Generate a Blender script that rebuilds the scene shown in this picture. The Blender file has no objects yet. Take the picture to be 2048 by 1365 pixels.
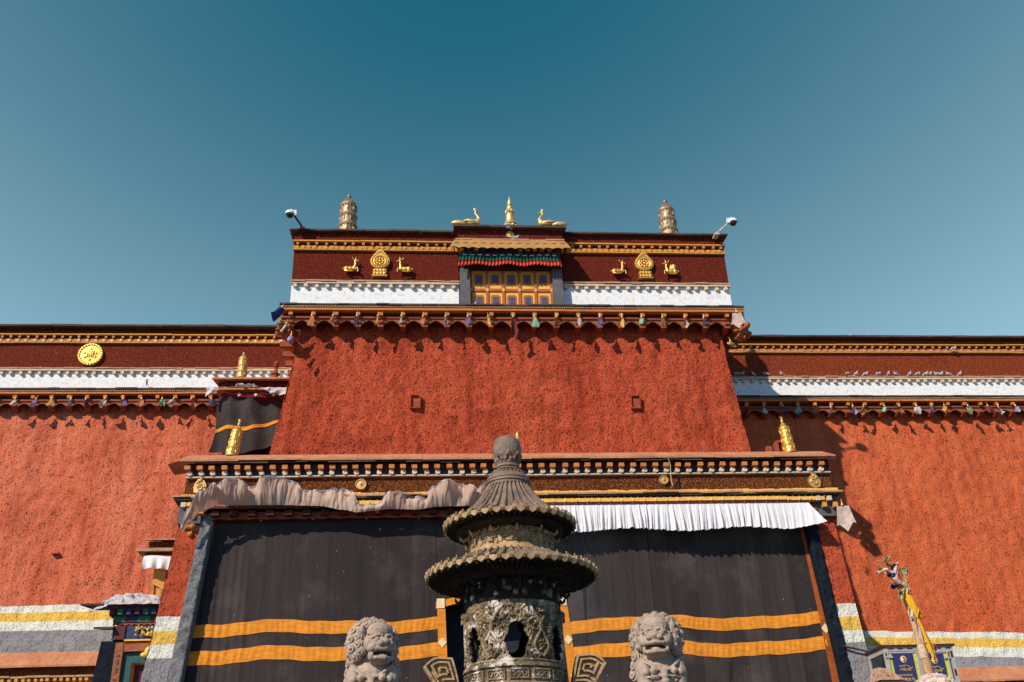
import bpy, math, random
from math import sin, cos, pi, radians, sqrt, atan2, exp
from mathutils import Vector, Matrix, noise as mn
random.seed(7)
SC = bpy.context.scene
COL = SC.collection

# ------------------------------------------------------------------ camera, sky, sun, exposure
cam = bpy.data.cameras.new('camera'); co = bpy.data.objects.new('camera', cam); COL.objects.link(co)
cam.lens = 35.0; cam.sensor_width = 36.0; cam.clip_end = 2000
co.location = (0, 0, 1.6)
co.rotation_euler = (radians(117.5001), radians(2.0603), radians(-4.3221))
SC.camera = co
SUN_TRAVEL = Vector((0.95, 1.0, -0.96)).normalized()
sun = bpy.data.lights.new('sun', 'SUN'); so = bpy.data.objects.new('sun', sun); COL.objects.link(so)
sun.energy = 5.0; sun.angle = radians(0.53); sun.color = (1.0, 0.90, 0.78)
so.rotation_euler = SUN_TRAVEL.to_track_quat('-Z', 'Y').to_euler()
so.location = (-20, -20, 40)
world = bpy.data.worlds.new('World'); SC.world = world; world.use_nodes = True
wn = world.node_tree; wb = wn.nodes['Background']
sky = wn.nodes.new('ShaderNodeTexSky'); sky.sky_type = 'NISHITA'; sky.sun_disc = False
sky.sun_elevation = math.asin(-SUN_TRAVEL.z)
sky.sun_rotation = atan2(-SUN_TRAVEL.x, -SUN_TRAVEL.y)
sky.altitude = 4000; sky.air_density = 1.0; sky.dust_density = 0.15; sky.ozone_density = 1.0
def wmath(op, a, b=None, clamp=False):
    m = wn.nodes.new('ShaderNodeMath'); m.operation = op; m.use_clamp = clamp
    for i, v in enumerate((a, b)):
        if v is None: continue
        if isinstance(v, (int, float)): m.inputs[i].default_value = v
        else: wn.links.new(v, m.inputs[i])
    return m.outputs[0]
# the half of the sky away from the sun is deep teal overhead and pales towards the horizon (dry, polarised highland air)
wsep = wn.nodes.new('ShaderNodeSeparateXYZ'); wn.links.new(wn.nodes.new('ShaderNodeTexCoord').outputs['Generated'], wsep.inputs[0])
zd = wmath('MINIMUM', wmath('MAXIMUM', wmath('SUBTRACT', 0.766, wsep.outputs[2]), 0.0), 0.42)
xd = wmath('MINIMUM', wmath('ABSOLUTE', wmath('SUBTRACT', wsep.outputs[0], 0.04)), 0.6)
lum = wmath('ADD', wmath('ADD', wmath('MULTIPLY', wmath('MULTIPLY', zd, zd), 2.15), wmath('MULTIPLY', wmath('MULTIPLY', xd, xd), 0.44)), -0.011)
cmb = wn.nodes.new('ShaderNodeCombineXYZ')
for i, (a, b) in enumerate(((0.019, 0.74), (0.136, 1.0), (0.216, 1.12))):
    wn.links.new(wmath('MULTIPLY', wmath('ADD', wmath('MULTIPLY', lum, b), a), 10.0), cmb.inputs[i])
away = wmath('MULTIPLY', wmath('ADD', wsep.outputs[1], 0.15), 2.6, True)
tint = wn.nodes.new('ShaderNodeMix'); tint.data_type = 'RGBA'; tint.blend_type = 'MULTIPLY'; tint.inputs['Factor'].default_value = 1.0
tint.inputs[7].default_value = (0.82, 1.06, 1.25, 1)
wn.links.new(sky.outputs[0], tint.inputs[6])
wmix = wn.nodes.new('ShaderNodeMix'); wmix.data_type = 'RGBA'
wn.links.new(away, wmix.inputs[0]); wn.links.new(tint.outputs[2], wmix.inputs[6]); wn.links.new(cmb.outputs[0], wmix.inputs[7])
wn.links.new(wmix.outputs[2], wb.inputs['Color'])
wb.inputs['Strength'].default_value = 0.10
SC.view_settings.view_transform = 'Standard'; SC.view_settings.look = 'None'
SC.view_settings.exposure = 0.0; SC.view_settings.gamma = 1.0
SC.cycles.max_bounces = 6

# ------------------------------------------------------------------ material helpers
class NT:
    def __init__(s, name):
        s.m = bpy.data.materials.new(name); s.m.use_nodes = True
        s.t = s.m.node_tree; s.b = s.t.nodes['Principled BSDF']
    def n(s, t): return s.t.nodes.new(t)
    def l(s, a, b): s.t.links.new(a, b)
    def pos(s): return s.n('ShaderNodeNewGeometry').outputs['Position']
    def ob(s): return s.n('ShaderNodeTexCoord').outputs['Object']
    def vscale(s, v, sc):
        m = s.n('ShaderNodeMapping'); m.inputs['Scale'].default_value = sc; s.l(v, m.inputs['Vector']); return m.outputs[0]
    def noise(s, v, scale, detail=6, rough=0.6, dist=0.0):
        n = s.n('ShaderNodeTexNoise'); s.l(v, n.inputs['Vector'])
        n.inputs['Scale'].default_value = scale; n.inputs['Detail'].default_value = detail
        n.inputs['Roughness'].default_value = rough; n.inputs['Distortion'].default_value = dist
        return n.outputs[0]
    def voro(s, v, scale, feature='F1', out='Distance', rand=1.0):
        n = s.n('ShaderNodeTexVoronoi'); n.feature = feature; s.l(v, n.inputs['Vector'])
        n.inputs['Scale'].default_value = scale; n.inputs['Randomness'].default_value = rand
        return n.outputs[out]
    def ramp(s, f, stops, interp='LINEAR'):
        r = s.n('ShaderNodeValToRGB'); r.color_ramp.interpolation = interp
        e = r.color_ramp.elements
        while len(e) < len(stops): e.new(0.5)
        for i, (p, c) in enumerate(stops):
            e[i].position = p
            if not hasattr(c, '__len__'): c = (c, c, c)
            e[i].color = (*c[:3], 1)
        s.l(f, r.inputs[0]); return r.outputs[0]
    def mix(s, f, a, b, mode='MIX'):
        m = s.n('ShaderNodeMix'); m.data_type = 'RGBA'; m.blend_type = mode
        for sock, v in ((m.inputs[0], f), (m.inputs[6], a), (m.inputs[7], b)):
            if isinstance(v, (int, float)): sock.default_value = v
            elif isinstance(v, tuple): sock.default_value = (*v[:3], 1)
            else: s.l(v, sock)
        return m.outputs[2]
    def math(s, op, a, b=None, c=None):
        m = s.n('ShaderNodeMath'); m.operation = op
        for i, v in enumerate((a, b, c)):
            if v is None: continue
            if isinstance(v, (int, float)): m.inputs[i].default_value = v
            else: s.l(v, m.inputs[i])
        return m.outputs[0]
    def sep(s, v):
        m = s.n('ShaderNodeSeparateXYZ'); s.l(v, m.inputs[0]); return m.outputs
    def bump(s, h, strength=1.0, dist=0.02, prev=None):
        b = s.n('ShaderNodeBump'); b.inputs['Strength'].default_value = strength; b.inputs['Distance'].default_value = dist
        s.l(h, b.inputs['Height'])
        if prev is not None: s.l(prev, b.inputs['Normal'])
        return b.outputs[0]
    def done(s, color=None, rough=0.9, normal=None, metal=0.0, spec=0.3):
        if color is not None:
            if isinstance(color, tuple): s.b.inputs['Base Color'].default_value = (*color[:3], 1)
            else: s.l(color, s.b.inputs['Base Color'])
        if isinstance(rough, (int, float)): s.b.inputs['Roughness'].default_value = rough
        else: s.l(rough, s.b.inputs['Roughness'])
        s.b.inputs['Metallic'].default_value = metal
        s.b.inputs['Specular IOR Level'].default_value = spec
        if normal is not None: s.l(normal, s.b.inputs['Normal'])
        return s.m

def sc(c, k): return tuple(min(1, x * k) for x in c)

def plaster(name, base, light, dark, bands=None, scale=1.0, bump=0.10, pit=0.31, xslope=0.0):
    """rough mud plaster; bands = [(z, colour)] from the ground up, last colour continues"""
    k = NT(name); p = k.pos()
    st = k.vscale(p, (1, 1, 0.28))
    big = k.noise(st, 0.55, 5, 0.65)
    c = k.mix(k.ramp(big, [(0.38, 0), (0.68, 1)]), base, light)
    drip = k.noise(k.vscale(p, (1.5, 1, 0.10)), 1.3, 5, 0.7)
    c = k.mix(k.ramp(drip, [(0.52, 0), (0.66, 0.95)]), c, light)
    c = k.mix(k.ramp(drip, [(0.34, 0.7), (0.47, 0)]), c, dark)
    lift = k.noise(k.vscale(p, (0.35, 1, 1.6)), 0.9, 5, 0.65)
    c = k.mix(k.ramp(lift, [(0.36, 0.35), (0.48, 0)]), c, dark)
    mid = k.noise(st, 2.3 * scale, 6, 0.7)
    c = k.mix(k.ramp(mid, [(0.30, 0.75), (0.50, 0)]), c, dark)
    h = k.noise(k.vscale(p, (1, 1, 0.8)), 20 * scale, 5, 0.66)
    c = k.mix(k.ramp(h, [(0.36, 0.5), (0.47, 0)]), c, dark)  # low grain darkened in colour, standing in for shade in the hollows
    pits = k.noise(k.vscale(p, (1, 1, 0.7)), 21 * scale, 2, 0.5)
    pm = k.ramp(pits, [(pit, 1), (pit + .07, 0)])
    c = k.mix(k.math('MULTIPLY', pm, 0.7), c, sc(dark, 0.38))  # tiny shadows of the pits put into the colour as well
    if bands:
        x, y, z = k.sep(p)
        wob = k.math('MULTIPLY', k.math('SUBTRACT', k.noise(p, 1.6, 4), 0.5), 0.10)
        zz = k.math('ADD', k.math('ADD', z, wob), k.math('MULTIPLY', x, xslope))
        for (zt, col) in reversed(bands):
            f = k.math('LESS_THAN', zz, zt)
            v = k.mix(k.ramp(mid, [(0.3, 0.30), (0.6, 0)]), col, sc(col, 0.7))
            c = k.mix(f, c, v)
    nrm = k.bump(h, 1.0, bump * 0.75)
    nrm = k.bump(k.noise(k.vscale(p, (1, 1, 0.5)), 5 * scale, 3, 0.6), 0.7, bump * 0.7, nrm)
    nrm = k.bump(k.ramp(pits, [(pit - .04, 0), (pit + .08, 1)]), 0.8, 0.05, nrm)
    return k.done(c, 0.95, nrm, spec=0.1)

def brushwood(name, dark, mid, tip, tipamt=0.10, fade=None):
    """packed twig ends of the parapet friezes"""
    k = NT(name); p = k.pos()
    cell = k.voro(k.vscale(p, (1, 1, 0.7)), 52, 'F1', 'Color'); d = k.voro(k.vscale(p, (1, 1, 0.7)), 52)
    cr = k.sep(cell)
    c = k.mix(k.ramp(cr[0], [(0.15, 0), (0.9, 1)]), dark, mid)
    c = k.mix(k.math('GREATER_THAN', cr[1], 1 - tipamt), c, tip)
    big = k.noise(p, 0.8, 4, 0.6)
    c = k.mix(k.ramp(big, [(0.42, 0), (0.75, 0.5)]), c, fade or mid)
    c = k.mix(k.ramp(d, [(0.35, 0), (0.75, 0.7)]), c, sc(dark, 0.3))
    n = k.bump(k.math('ADD', k.math('MULTIPLY', cr[2], 0.6), k.math('SUBTRACT', 1, d)), 0.9, 0.03)
    return k.done(c, 0.95, n, spec=0.1)

def rough(name, base, var=0.35, scale=6, bump=0.01, r=0.8, stretch=(1, 1, 1), metal=0, spec=0.3, light=None, space='pos', spots=None):
    k = NT(name); p = k.pos() if space == 'pos' else k.ob()
    v = k.vscale(p, stretch)
    n1 = k.noise(v, scale, 6, 0.65)
    c = k.mix(k.ramp(n1, [(0.3, 0), (0.7, 1)]), sc(base, 1 - var), light or sc(base, 1 + var * 0.6))
    n2 = k.noise(v, scale * 5, 4, 0.7)
    c = k.mix(k.ramp(n2, [(0.35, 0.5), (0.5, 0)]), c, sc(base, 0.5))
    if spots:
        n3 = k.noise(p, scale * 0.7, 7, 0.75)
        c = k.mix(k.ramp(n3, [(spots[1], 0), (spots[1] + 0.06, 0.9)]), c, spots[0])
    nr = k.bump(n2, 0.7, bump); nr = k.bump(n1, 0.5, bump * 2, nr)
    return k.done(c, r, nr, metal, spec)

def cloth(name, base, var=0.2, trans=0.35, scale=5, stretch=(1, 1, 1), stain=None, tcol=None):
    k = NT(name); p = k.pos(); v = k.vscale(p, stretch)
    n1 = k.noise(v, scale, 5, 0.6)
    c = k.mix(k.ramp(n1, [(0.3, 0), (0.7, 1)]), sc(base, 1 - var), sc(base, 1 + var * 0.4))
    if stain:
        c = k.mix(k.ramp(k.noise(p, 2.2, 5, 0.7), [(0.52, 0), (0.66, 0.8)]), c, stain)
    nr = k.bump(k.noise(p, 60, 3), 0.25, 0.004)
    k.done(c, 0.9, nr, spec=0.1)
    tr = k.n('ShaderNodeBsdfTranslucent')
    if tcol: tr.inputs['Color'].default_value = (*tcol, 1)
    else: k.l(c, tr.inputs['Color'])
    k.l(nr, tr.inputs['Normal'])
    ms = k.n('ShaderNodeMixShader'); ms.inputs[0].default_value = trans
    k.l(k.b.outputs[0], ms.inputs[1]); k.l(tr.outputs[0], ms.inputs[2])
    k.l(ms.outputs[0], k.t.nodes['Material Output'].inputs['Surface'])
    return k.m

def gold(name, base, r=0.32, metal=0.85, tarn=None, scale=9, bump=0.006):
    k = NT(name); p = k.ob()
    n1 = k.noise(p, scale, 6, 0.65)
    c = k.mix(k.ramp(n1, [(0.4, 0), (0.68, 1)]), base, tarn or sc(base, 0.6))
    rr = k.ramp(n1, [(0.3, r), (0.8, min(1, r + 0.25))])
    nr = k.bump(k.noise(p, scale * 4, 3), 0.5, bump)
    return k.done(c, rr, nr, metal, 0.5)

M = {}
M['red_tower'] = plaster('red_plaster', (0.51, 0.078, 0.033), (0.58, 0.108, 0.048), (0.28, 0.038, 0.018), scale=1.0, bump=0.105, pit=.34)
W_, Y_, G_ = (0.80, 0.78, 0.66), (0.85, 0.52, 0.10), (0.30, 0.28, 0.28)
M['red_left'] = plaster('red_plaster_banded', (0.60, 0.128, 0.058), (0.69, 0.20, 0.105), (0.38, 0.068, 0.034), scale=0.8, bump=0.075,
                        bands=[(8.46, G_), (8.75, W_), (9.04, Y_), (9.26, W_)])
M['red_right'] = plaster('red_plaster_banded', (0.60, 0.122, 0.043), (0.66, 0.155, 0.060), (0.40, 0.070, 0.028), scale=1.0, bump=0.06,
                         bands=[(7.55, (0.32, 0.31, 0.33)), (7.86, W_), (8.15, Y_), (8.36, W_)], xslope=0.0320)
M['red_pier'] = plaster('red_plaster_pier', (0.49, 0.080, 0.032), (0.55, 0.105, 0.045), (0.31, 0.048, 0.022), scale=0.9, bump=0.08,
                        bands=[(6.16, G_), (6.47, W_), (6.80, Y_), (7.14, W_)])
M['maroon'] = brushwood('brushwood_maroon', (0.125, 0.018, 0.011), (0.28, 0.038, 0.019), (0.46, 0.115, 0.04), 0.08)
M['maroon_left'] = brushwood('brushwood_maroon_left', (0.170, 0.027, 0.015), (0.31, 0.052, 0.025), (0.46, 0.12, 0.04), 0.06)
M['rust'] = brushwood('brushwood_rust', (0.26, 0.044, 0.017), (0.46, 0.085, 0.030), (0.50, 0.18, 0.06), 0.07)
M['brown'] = brushwood('brushwood_brown', (0.10, 0.026, 0.011), (0.26, 0.070, 0.022), (0.48, 0.21, 0.06), 0.13, fade=(0.26, 0.10, 0.03))
M['slate'] = rough('slate', (0.10, 0.062, 0.048), 0.5, 3, 0.02, 0.85, (1, 1, 6))
M['slate_pale'] = rough('slate_pale', (0.50, 0.30, 0.17), 0.4, 3, 0.015, 0.9, (1, 1, 4))
M['coping'] = rough('mud_coping', (0.50, 0.185, 0.085), 0.18, 1.5, 0.008, 0.95, (1, 0.4, 1), light=(0.58, 0.27, 0.14))
M['wood_orange'] = rough('painted_wood_orange', (0.58, 0.20, 0.045), 0.35, 4, 0.006, 0.75, (1, 6, 6))
M['wood_gold'] = rough('painted_wood_gold', (0.66, 0.32, 0.06), 0.3, 4, 0.006, 0.75, (1, 6, 6))
M['wood_red'] = rough('painted_wood_red', (0.34, 0.075, 0.03), 0.4, 4, 0.008, 0.8, (1, 6, 6))
M['wood_carved'] = rough('carved_wood_brown', (0.36, 0.125, 0.052), 0.45, 7, 0.02, 0.85, (1, 3, 4))
M['wood_dark'] = rough('dark_wood', (0.07, 0.02, 0.012), 0.4, 4, 0.006, 0.85)
M['teal_paint'] = rough('dark_teal_paint', (0.030, 0.055, 0.075), 0.4, 4, 0.004, 0.8)
M['white_wall'] = rough('white_wash', (0.82, 0.81, 0.79), 0.03, 2.0, 0.003, 0.95, light=(0.84, 0.83, 0.81), spots=((0.6, 0.46, 0.36), 0.74))
M['white_wood'] = rough('whitewashed_wood', (0.70, 0.54, 0.40), 0.2, 6, 0.01, 0.9)
M['grey_paint'] = rough('grey_paint', (0.12, 0.115, 0.125), 0.3, 3, 0.03, 0.8)
M['lit_jamb'] = rough('lit_jamb_plaster', (0.36, 0.35, 0.35), 0.5, 7, 0.22, 0.7, light=(0.40, 0.40, 0.42), spots=((0.06, 0.065, 0.08), 0.60))  # left jamb: its sunlit grey is put into the colour
M['shaded_jamb'] = rough('shaded_jamb_plaster', (0.014, 0.020, 0.030), 0.4, 6, 0.06, 0.9, spec=0.08)  # right jamb and side door surround: shade put into a near-black colour
M['gold'] = gold('gilt_copper', (0.82, 0.56, 0.22), 0.40, 0.62)
M['gold_bright'] = gold('gilt_bright', (0.88, 0.55, 0.14), 0.33, 0.74, tarn=(0.70, 0.36, 0.06))
M['gold_old'] = gold('gilt_tarnished', (0.46, 0.32, 0.18), 0.45, 0.55, tarn=(0.17, 0.125, 0.085))
M['brass'] = gold('dull_brass', (0.75, 0.46, 0.16), 0.45, 0.6)
M['yel_paint'] = rough('yellow_paint', (0.90, 0.46, 0.075), 0.15, 5, 0.004, 0.75)
M['brown_paint'] = rough('brown_paint', (0.42, 0.125, 0.05), 0.2, 6, 0.004, 0.75)
M['blue_paint'] = rough('blue_grey_paint', (0.075, 0.09, 0.17), 0.3, 8, 0.004, 0.6)
M['navy_paint'] = rough('navy_paint', (0.02, 0.04, 0.11), 0.4, 6, 0.004, 0.6)
M['green_paint'] = rough('green_paint', (0.03, 0.15, 0.09), 0.4, 6, 0.004, 0.6)
M['tan_tin'] = rough('tan_tin', (0.46, 0.235, 0.075), 0.25, 4, 0.006, 0.6)
M['tent_black'] = None
M['cloth_white'] = cloth('white_cotton', (0.84, 0.81, 0.82), 0.08, 0.15, 3, (3, 3, 1))
M['cloth_dirty'] = cloth('dusty_cotton', (0.78, 0.58, 0.45), 0.14, 0.40, 3, (3, 3, 1), stain=(0.64, 0.44, 0.32), tcol=(0.62, 0.29, 0.17))
M['hem'] = cloth('hem_white', (0.80, 0.76, 0.78), 0.1, 0.2)
M['cloth_grey'] = cloth('grey_cotton', (0.70, 0.66, 0.67), 0.25, 0.25, 6)
M['fringe_maroon'] = cloth('maroon_cloth', (0.16, 0.018, 0.022), 0.3, 0.1)
M['fringe_red'] = cloth('red_cloth', (0.62, 0.095, 0.040), 0.25, 0.15)
M['fringe_green'] = cloth('green_cloth', (0.010, 0.115, 0.085), 0.25, 0.1)
M['orange_cloth'] = cloth('orange_cloth', (0.80, 0.285, 0.032), 0.28, 0.05, 5, (1, 1, 4), stain=(0.62, 0.20, 0.025))
M['cream'] = cloth('cream_cloth', (0.85, 0.66, 0.40), 0.15, 0.05)
M['bronze'] = rough('weathered_iron', (0.215, 0.150, 0.112), 0.5, 9, 0.012, 0.6, metal=0.1, light=(0.33, 0.235, 0.165), space='ob', spots=((0.46, 0.33, 0.16), 0.62))
M['bronze_dark'] = rough('shaded_iron', (0.040, 0.029, 0.022), 0.5, 9, 0.01, 0.85, metal=0.0, spec=0.1, space='ob', spots=((0.30, 0.22, 0.15), 0.66))  # under-eave shade of the burner painted as darker iron with pale flecks
M['bronze_ochre'] = rough('lit_ochre_iron', (0.42, 0.275, 0.135), 0.55, 10, 0.012, 0.65, metal=0.05, light=(0.62, 0.42, 0.21), space='ob')  # paler copy of the iron, sunlight on drum and tile ends put into its colour
M['bronze_stain'] = rough('stained_iron', (0.11, 0.078, 0.048), 0.7, 8, 0.03, 0.7, metal=0.0, space='ob', light=(0.42, 0.30, 0.16), spots=((0.80, 0.70, 0.60), 0.53))
M['stone'] = rough('carved_stone', (0.36, 0.268, 0.20), 0.22, 2.5, 0.002, 0.7, light=(0.46, 0.35, 0.265), space='ob')
M['stone_dark'] = rough('mouth_shade', (0.06, 0.05, 0.05), 0.3, 6, 0.01, 0.8)  # shade inside the lions' open mouths, painted as a dark core
M['paving'] = rough('paving_stone', (0.085, 0.092, 0.105), 0.25, 0.7, 0.02, 0.9)
M['cctv_white'] = rough('camera_white', (0.75, 0.75, 0.76), 0.05, 3, 0.001, 0.4)
M['black_gloss'] = rough('black_dome', (0.012, 0.012, 0.015), 0.1, 3, 0.0, 0.12, spec=0.6)
M['pigeon'] = rough('pigeon_grey', (0.30, 0.30, 0.33), 0.5, 14, 0.002, 0.8, space='ob', light=(0.62, 0.60, 0.60))
M['rope'] = rough('cord', (0.62, 0.45, 0.28), 0.3, 20, 0.002, 0.9)
M['rock'] = rough('orange_rock', (0.62, 0.30, 0.16), 0.5, 9, 0.03, 0.95, space='ob', light=(0.78, 0.50, 0.36))
M['pebble'] = rough('pale_pebble', (0.70, 0.50, 0.40), 0.35, 6, 0.02, 0.9, light=(0.82, 0.68, 0.58))
M['poster'] = rough('poster_blue', (0.030, 0.032, 0.115), 0.15, 3, 0.0, 0.35, spec=0.5)
M['print_gold'] = rough('print_gold', (0.85, 0.55, 0.08), 0.1, 6, 0.0, 0.5)
M['print_white'] = rough('print_white', (0.80, 0.74, 0.64), 0.1, 6, 0.0, 0.5)
M['print_red'] = rough('print_red', (0.75, 0.16, 0.03), 0.1, 6, 0.0, 0.5)
M['alu'] = rough('pale_aluminium', (0.55, 0.50, 0.45), 0.2, 6, 0.002, 0.45, metal=0.3)
M['yel_green'] = rough('yellow_green_trim', (0.62, 0.60, 0.06), 0.3, 5, 0.002, 0.6)
M['dark_glass'] = rough('dark_glass', (0.012, 0.022, 0.022), 0.3, 2, 0.0, 0.15, spec=0.5)
M['door_red'] = rough('lacquer_red', (0.085, 0.012, 0.010), 0.3, 5, 0.004, 0.6)
M['door_teal'] = rough('door_teal', (0.018, 0.080, 0.085), 0.3, 6, 0.004, 0.6)  # teal frame paint darkened to carry the shade of the side doorway
M['branch'] = rough('dry_branch', (0.62, 0.36, 0.18), 0.3, 12, 0.006, 0.9)
M['interior'] = rough('dark_interior', (0.02, 0.022, 0.03), 0.2, 3, 0.0, 0.9)
PC = {'orange': (0.72, 0.22, 0.07), 'brown': (0.42, 0.18, 0.10), 'navy blue': (0.05, 0.06, 0.16), 'yellow': (0.86, 0.48, 0.05),
      'green': (0.30, 0.62, 0.40), 'pale grey': (0.55, 0.46, 0.46), 'purple': (0.22, 0.12, 0.36), 'maroon': (0.30, 0.04, 0.04),
      'white': (0.78, 0.66, 0.62), 'blue': (0.02, 0.10, 0.34), 'light blue': (0.30, 0.55, 0.72), 'olive green': (0.48, 0.50, 0.20),
      'pinkish white': (0.80, 0.58, 0.50), 'teal': (0.30, 0.66, 0.60), 'lilac': (0.48, 0.36, 0.68)}
for _k, _c in PC.items():
    _g = sum(_c) / 3; _c = tuple(0.78 * v + 0.22 * _g for v in _c)
    M['pc_' + _k] = cloth(_k.replace(' ', '_') + '_cloth', _c, 0.3, 0.35, 8, stain=sc(_c, 0.6))

M['scarf_yellow'] = cloth('yellow_scarf', (0.92, 0.52, 0.03), 0.15, 0.30, 8)
def tent_material():
    k = NT('yak_hair_cloth'); p = k.pos(); x, y, z = k.sep(p)
    xx = k.math('ADD', k.math('MULTIPLY', k.math('SUBTRACT', x, k.math('MULTIPLY', z, 0.012)), 1.75), k.math('MULTIPLY', k.noise(k.vscale(p, (0.9, 0.0, 0.04)), 1.0, 2), 2.4))
    wn_ = k.n('ShaderNodeTexWhiteNoise'); wn_.noise_dimensions = '1D'; k.l(k.math('FLOOR', xx), wn_.inputs['W'])
    fr = k.math('FRACT', xx)
    seam = k.math('LESS_THAN', k.math('ABSOLUTE', k.math('SUBTRACT', fr, 0.5)), 0.490)
    c = k.mix(wn_.outputs['Value'], (0.036, 0.027, 0.025), (0.058, 0.043, 0.038))
    streak = k.noise(k.vscale(p, (14, 14, 0.35)), 1.0, 5, 0.7)
    c = k.mix(k.ramp(streak, [(0.35, 0.5), (0.6, 0)]), c, (0.022, 0.020, 0.024))
    c = k.mix(k.ramp(k.noise(p, 0.9, 5, 0.6), [(0.52, 0), (0.72, 0.55)]), c, (0.11, 0.085, 0.075))
    c = k.mix(seam, (0.026, 0.021, 0.021), c)
    sp = k.voro(p, 3.2); c = k.mix(k.math('LESS_THAN', sp, 0.035), c, (0.45, 0.34, 0.26))
    nr = k.bump(seam, 0.5, 0.012); nr = k.bump(streak, 0.6, 0.02, nr)
    return k.done(c, 0.92, nr, spec=0.12)
M['tent_black'] = tent_material()

# ------------------------------------------------------------------ mesh helpers
class MB:
    def __init__(s): s.v = []; s.f = []; s.mi = []; s.cur = 0
    def add(s, vs, fs, mi=None):
        o = len(s.v); s.v += [tuple(p) for p in vs]; mi = s.cur if mi is None else mi
        for f in fs: s.f.append(tuple(i + o for i in f)); s.mi.append(mi)
        return s
    def box(s, x0, x1, y0, y1, z0, z1, mi=None):
        v = [(x0, y0, z0), (x1, y0, z0), (x1, y1, z0), (x0, y1, z0), (x0, y0, z1), (x1, y0, z1), (x1, y1, z1), (x0, y1, z1)]
        return s.add(v, [(0, 3, 2, 1), (4, 5, 6, 7), (0, 1, 5, 4), (1, 2, 6, 5), (2, 3, 7, 6), (3, 0, 4, 7)], mi)
    def hexa(s, v, mi=None):
        return s.add(v, [(0, 3, 2, 1), (4, 5, 6, 7), (0, 1, 5, 4), (1, 2, 6, 5), (2, 3, 7, 6), (3, 0, 4, 7)], mi)
    def prism(s, poly, y0, y1, mi=None):            # outline in (x, z), extruded along y
        n = len(poly); v = [(x, y0, z) for x, z in poly] + [(x, y1, z) for x, z in poly]
        f = [tuple(range(n)), tuple(range(2 * n - 1, n - 1, -1))] + [((i + 1) % n, i, i + n, (i + 1) % n + n) for i in range(n)]
        return s.add(v, f, mi)
    def sideprism(s, poly, x0, x1, mi=None):        # outline in (y, z), extruded along x
        n = len(poly); v = [(x0, y, z) for y, z in poly] + [(x1, y, z) for y, z in poly]
        f = [tuple(range(n)), tuple(range(2 * n - 1, n - 1, -1))] + [((i + 1) % n, i, i + n, (i + 1) % n + n) for i in range(n)]
        return s.add(v, f, mi)
    def lathe(s, prof, c=(0, 0, 0), seg=24, mi=None, ridge=None, axis='z'):
        vs = []; n = len(prof)
        for j in range(seg):
            a = 2 * pi * j / seg
            for i, (r, z) in enumerate(prof):
                rr = r * (1 + (ridge(a, i) if ridge else 0))
                if axis == 'z': vs.append((c[0] + rr * cos(a), c[1] + rr * sin(a), c[2] + z))
                else: vs.append((c[0] + rr * cos(a), c[1] + z, c[2] + rr * sin(a)))
        fs = []
        for j in range(seg):
            k = (j + 1) % seg
            for i in range(n - 1):
                fs.append((j * n + i, j * n + i + 1, k * n + i + 1, k * n + i) if axis != 'z' else (j * n + i, k * n + i, k * n + i + 1, j * n + i + 1))
        o = len(vs)
        return s.add(vs, fs, mi)
    def ell(s, c, r, mi=None, u=14, v=9, rot=None):
        vs = [];
        for i in range(v + 1):
            t = pi * i / v
            for j in range(u):
                a = 2 * pi * j / u
                p = Vector((r[0] * sin(t) * cos(a), r[1] * sin(t) * sin(a), r[2] * cos(t)))
                if rot is not None: p = rot @ p
                vs.append((c[0] + p.x, c[1] + p.y, c[2] + p.z))
        fs = []
        for i in range(v):
            for j in range(u):
                k = (j + 1) % u
                fs.append((i * u + j, (i + 1) * u + j, (i + 1) * u + k, i * u + k))
        return s.add(vs, fs, mi)
    def tube(s, pts, r, seg=8, mi=None):
        pts = [Vector(p) for p in pts]; n = len(pts)
        rs = r if hasattr(r, '__len__') else [r] * n
        vs = []; up = Vector((0.123, 0.456, 0.88)).normalized()
        for i, p in enumerate(pts):
            d = (pts[min(i + 1, n - 1)] - pts[max(i - 1, 0)]).normalized()
            a = d.cross(up)
            if a.length < 1e-4: a = d.cross(Vector((1, 0, 0)))
            a.normalize(); b = d.cross(a)
            for j in range(seg):
                t = 2 * pi * j / seg
                vs.append(p + (a * cos(t) + b * sin(t)) * rs[i])
        fs = [(i * seg + j, i * seg + (j + 1) % seg, (i + 1) * seg + (j + 1) % seg, (i + 1) * seg + j) for i in range(n - 1) for j in range(seg)]
        fs += [tuple(range(seg - 1, -1, -1)), tuple((n - 1) * seg + j for j in range(seg))]
        return s.add(vs, fs, mi)
    def grid(s, fn, nu, nv, mi=None, mif=None):
        vs = [fn(i / nu, j / nv) for j in range(nv + 1) for i in range(nu + 1)]
        fs = [(j * (nu + 1) + i, j * (nu + 1) + i + 1, (j + 1) * (nu + 1) + i + 1, (j + 1) * (nu + 1) + i) for j in range(nv) for i in range(nu)]
        o = len(s.f); s.add(vs, fs, mi)
        if mif:
            for j in range(nv):
                for i in range(nu): s.mi[o + j * nu + i] = mif((i + .5) / nu, (j + .5) / nv)
        return s
    def sheet(s, fn, nu, nv, th, mi=None):           # grid given a thickness towards +y
        s.grid(fn, nu, nv, mi)
        def g(u, v):
            p = fn(1 - u, v); return (p[0], p[1] + th, p[2])
        return s.grid(g, nu, nv, mi)
    def xf(s, m):
        s.v = [tuple(m @ Vector(p)) for p in s.v]; return s
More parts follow.
